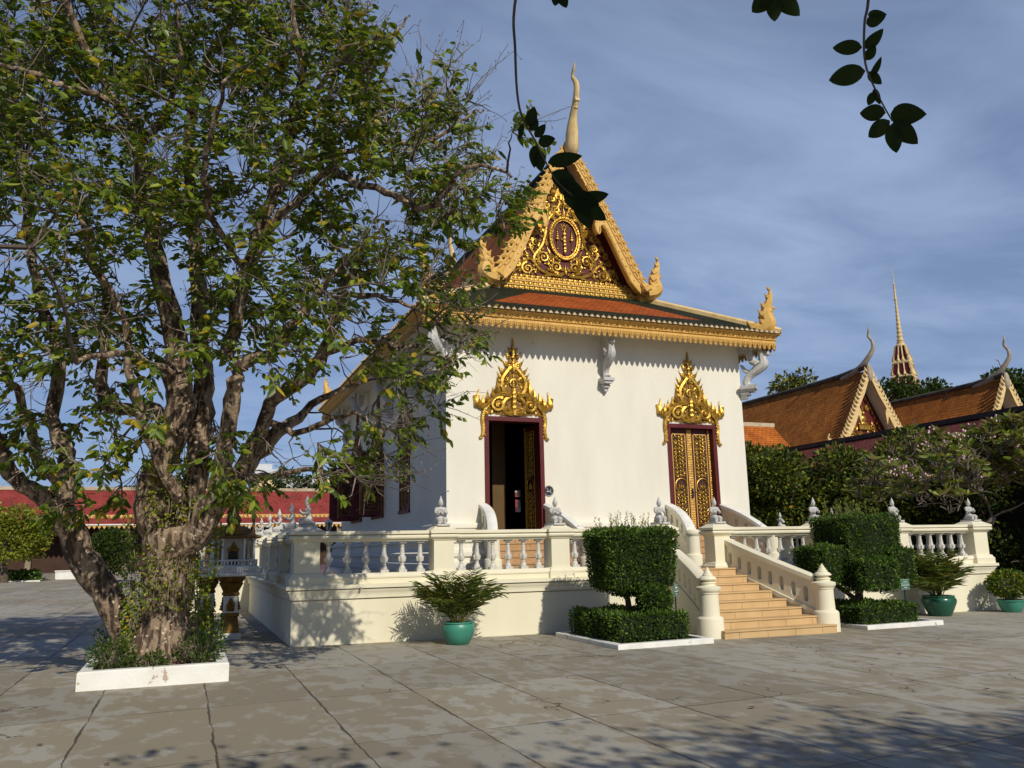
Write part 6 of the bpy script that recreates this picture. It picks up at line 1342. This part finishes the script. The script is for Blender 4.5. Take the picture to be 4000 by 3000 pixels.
# ------------------------------------------------------------------ far spire
sx, sy = 93.4, 73.2; spt = thing('spire', (sx, sy, 0), 'tall slender gold spire on a maroon tiered base rising beyond the trees', 'tower')
def sqr(lv, m, name):
    b = MB(); vs = []; ca = math.cos(.5); sa = math.sin(.5)
    for h, z in lv:
        for a, c_ in ((-1, -1), (1, -1), (1, 1), (-1, 1)): u, v = a*h, c_*h; vs.append((sx+u*ca-v*sa, sy+u*sa+v*ca, z))
    n = len(lv); b.add(vs, [(i*4+k, i*4+(k+1) % 4, i*4+4+(k+1) % 4, i*4+4+k) for i in range(n-1) for k in range(4)]+[(3, 2, 1, 0), tuple(4*n-4+k for k in range(4))]); return b.build(name, m, spt)
sqr([(4, 0), (3.2, 16), (2.2, 21)], wallm, 'tower_body'); sqr([(1.75, 21), (1.45, 24.6)], redm, 'lower_tier'); sqr([(1.25, 25), (1.05, 26.7)], redm, 'middle_tier'); sqr([(.95, 27.1), (.62, 29.3)], redm, 'upper_tier')
for h, z in ((1.85, 20.8), (1.35, 24.55), (1.12, 26.65)): sqr([(h, z), (h*1.04, z+.2), (h*.9, z+.5)], paleg, 'gold_cornice')
b = MB()
for h0, z0, h1, z1 in ((1.78, 21, 1.48, 24.6), (1.28, 25, 1.08, 26.7), (.98, 27.1, .65, 29.3)):
    for k in range(4):
        for t in (-1, -.33, .33, 1):
            def pt(h, z): 
                u, v = ((t*h, -h), (h, t*h), (t*h, h), (-h, t*h))[k]; return (sx+u*math.cos(.5)-v*math.sin(.5), sy+u*math.sin(.5)+v*math.cos(.5), z)
            b.tube([pt(h0, z0), pt(h1, z1)], .1, 4); b.tube([pt(h0, z0), pt(h0*1.0, z0+.9)], [.25, .02], 4)
b.build('gold_ribs', paleg, spt)
pr = [(.7, 29.2), (.75, 29.4), (.5, 29.7), (.55, 29.9)]; z = 30.0; r = .5
while z < 36: pr += [(r*.75, z), (r, z+.22), (r*.75, z+.44)]; z += .62; r *= .9
pr += [(.2, 36.2), (.26, 36.4), (.15, 36.6), (.12, 38.6), (.16, 38.7), (.06, 38.9), (.05, 39.6), (.015, 41.4)]
b = MB(); b.lathe((sx, sy, 0), pr, 12); b.build('spire_shaft', paleg, spt)
apm = mat('far_concrete', (.62, .64, .66), .8, bump=0)
ap = thing('apartment_block', (16, 180, 0), 'distant white apartment block seen between leaves above the red gallery', 'building')
b = MB(); b.box((12, 180, 0), (18, 190, 20.5)); b.box((18, 182, 0), (33, 192, 19)); b.box((12.5, 181, 20.5), (16, 186, 21.8)); b.build('wall', apm, ap)
for fl in range(6):
    for x in np.arange(12.6, 32, 1.9):
        b = MB(); yy = 179.9 if x < 17.5 else 181.9; b.box((x, yy, 2+fl*3), (x+1.1, yy+.06, 3.5+fl*3)); b.build('window', greym, ap)
# ------------------------------------------------------------------ fallen leaves
g2 = random.Random(4)
for k, (x, y, l) in enumerate(((-.87, -9.1, 'curled brown leaf, largest on the paving at lower left'), (-2.3, -8.0, 'small brown leaf on the slab below the planter'), (-.35, -9.9, 'brown leaf beside the crack in the lower left paving'), (-2.9, -7.0, 'tiny brown leaf left of the long joint below the planter'), (3.6, -8.2, 'brown leaf on the slab below the left hedge'), (5.7, -6.3, 'brown leaf on the paving below the stairs'), (2.8, -5.5, 'brown leaf on the paving before the left hedge'), (.3, -5.0, 'yellowish leaf on the slab before the terrace corner'), (8.2, -5.6, 'brown leaf on the paving right of the stairs'), (6.6, -8.4, 'dark leaf on a joint near the shaded foreground'))):
    t = thing('fallen_leaf', (x, y, gz(x)), 'dry '+l, 'leaf', 'fallen leaves on the paving'); b = MB(); s = g2.uniform(.05, .085) if k else .11; a = g2.uniform(0, 6.28); ca, sa = math.cos(a), math.sin(a); vs = []
    for i in range(7):
        u = i/6; hw = s*.34*math.sin(PI*min(1, u*.93+.04)); c_ = .012+s*.25*(u-.5)**2*2
        for w, dz in ((-hw, .018), (0, 0), (hw, .014)): px, py = s*(u-.5), w; vs.append((x+px*ca-py*sa, y+px*sa+py*ca, gz(x)+.006+c_*.6+dz*hw*20))
    b.add(vs, [q for i in range(6) for q in ((3*i, 3*i+1, 3*i+4, 3*i+3), (3*i+1, 3*i+2, 3*i+5, 3*i+4))], 0, True); b.build('leaf_blade', deadm, t, recalc=False)
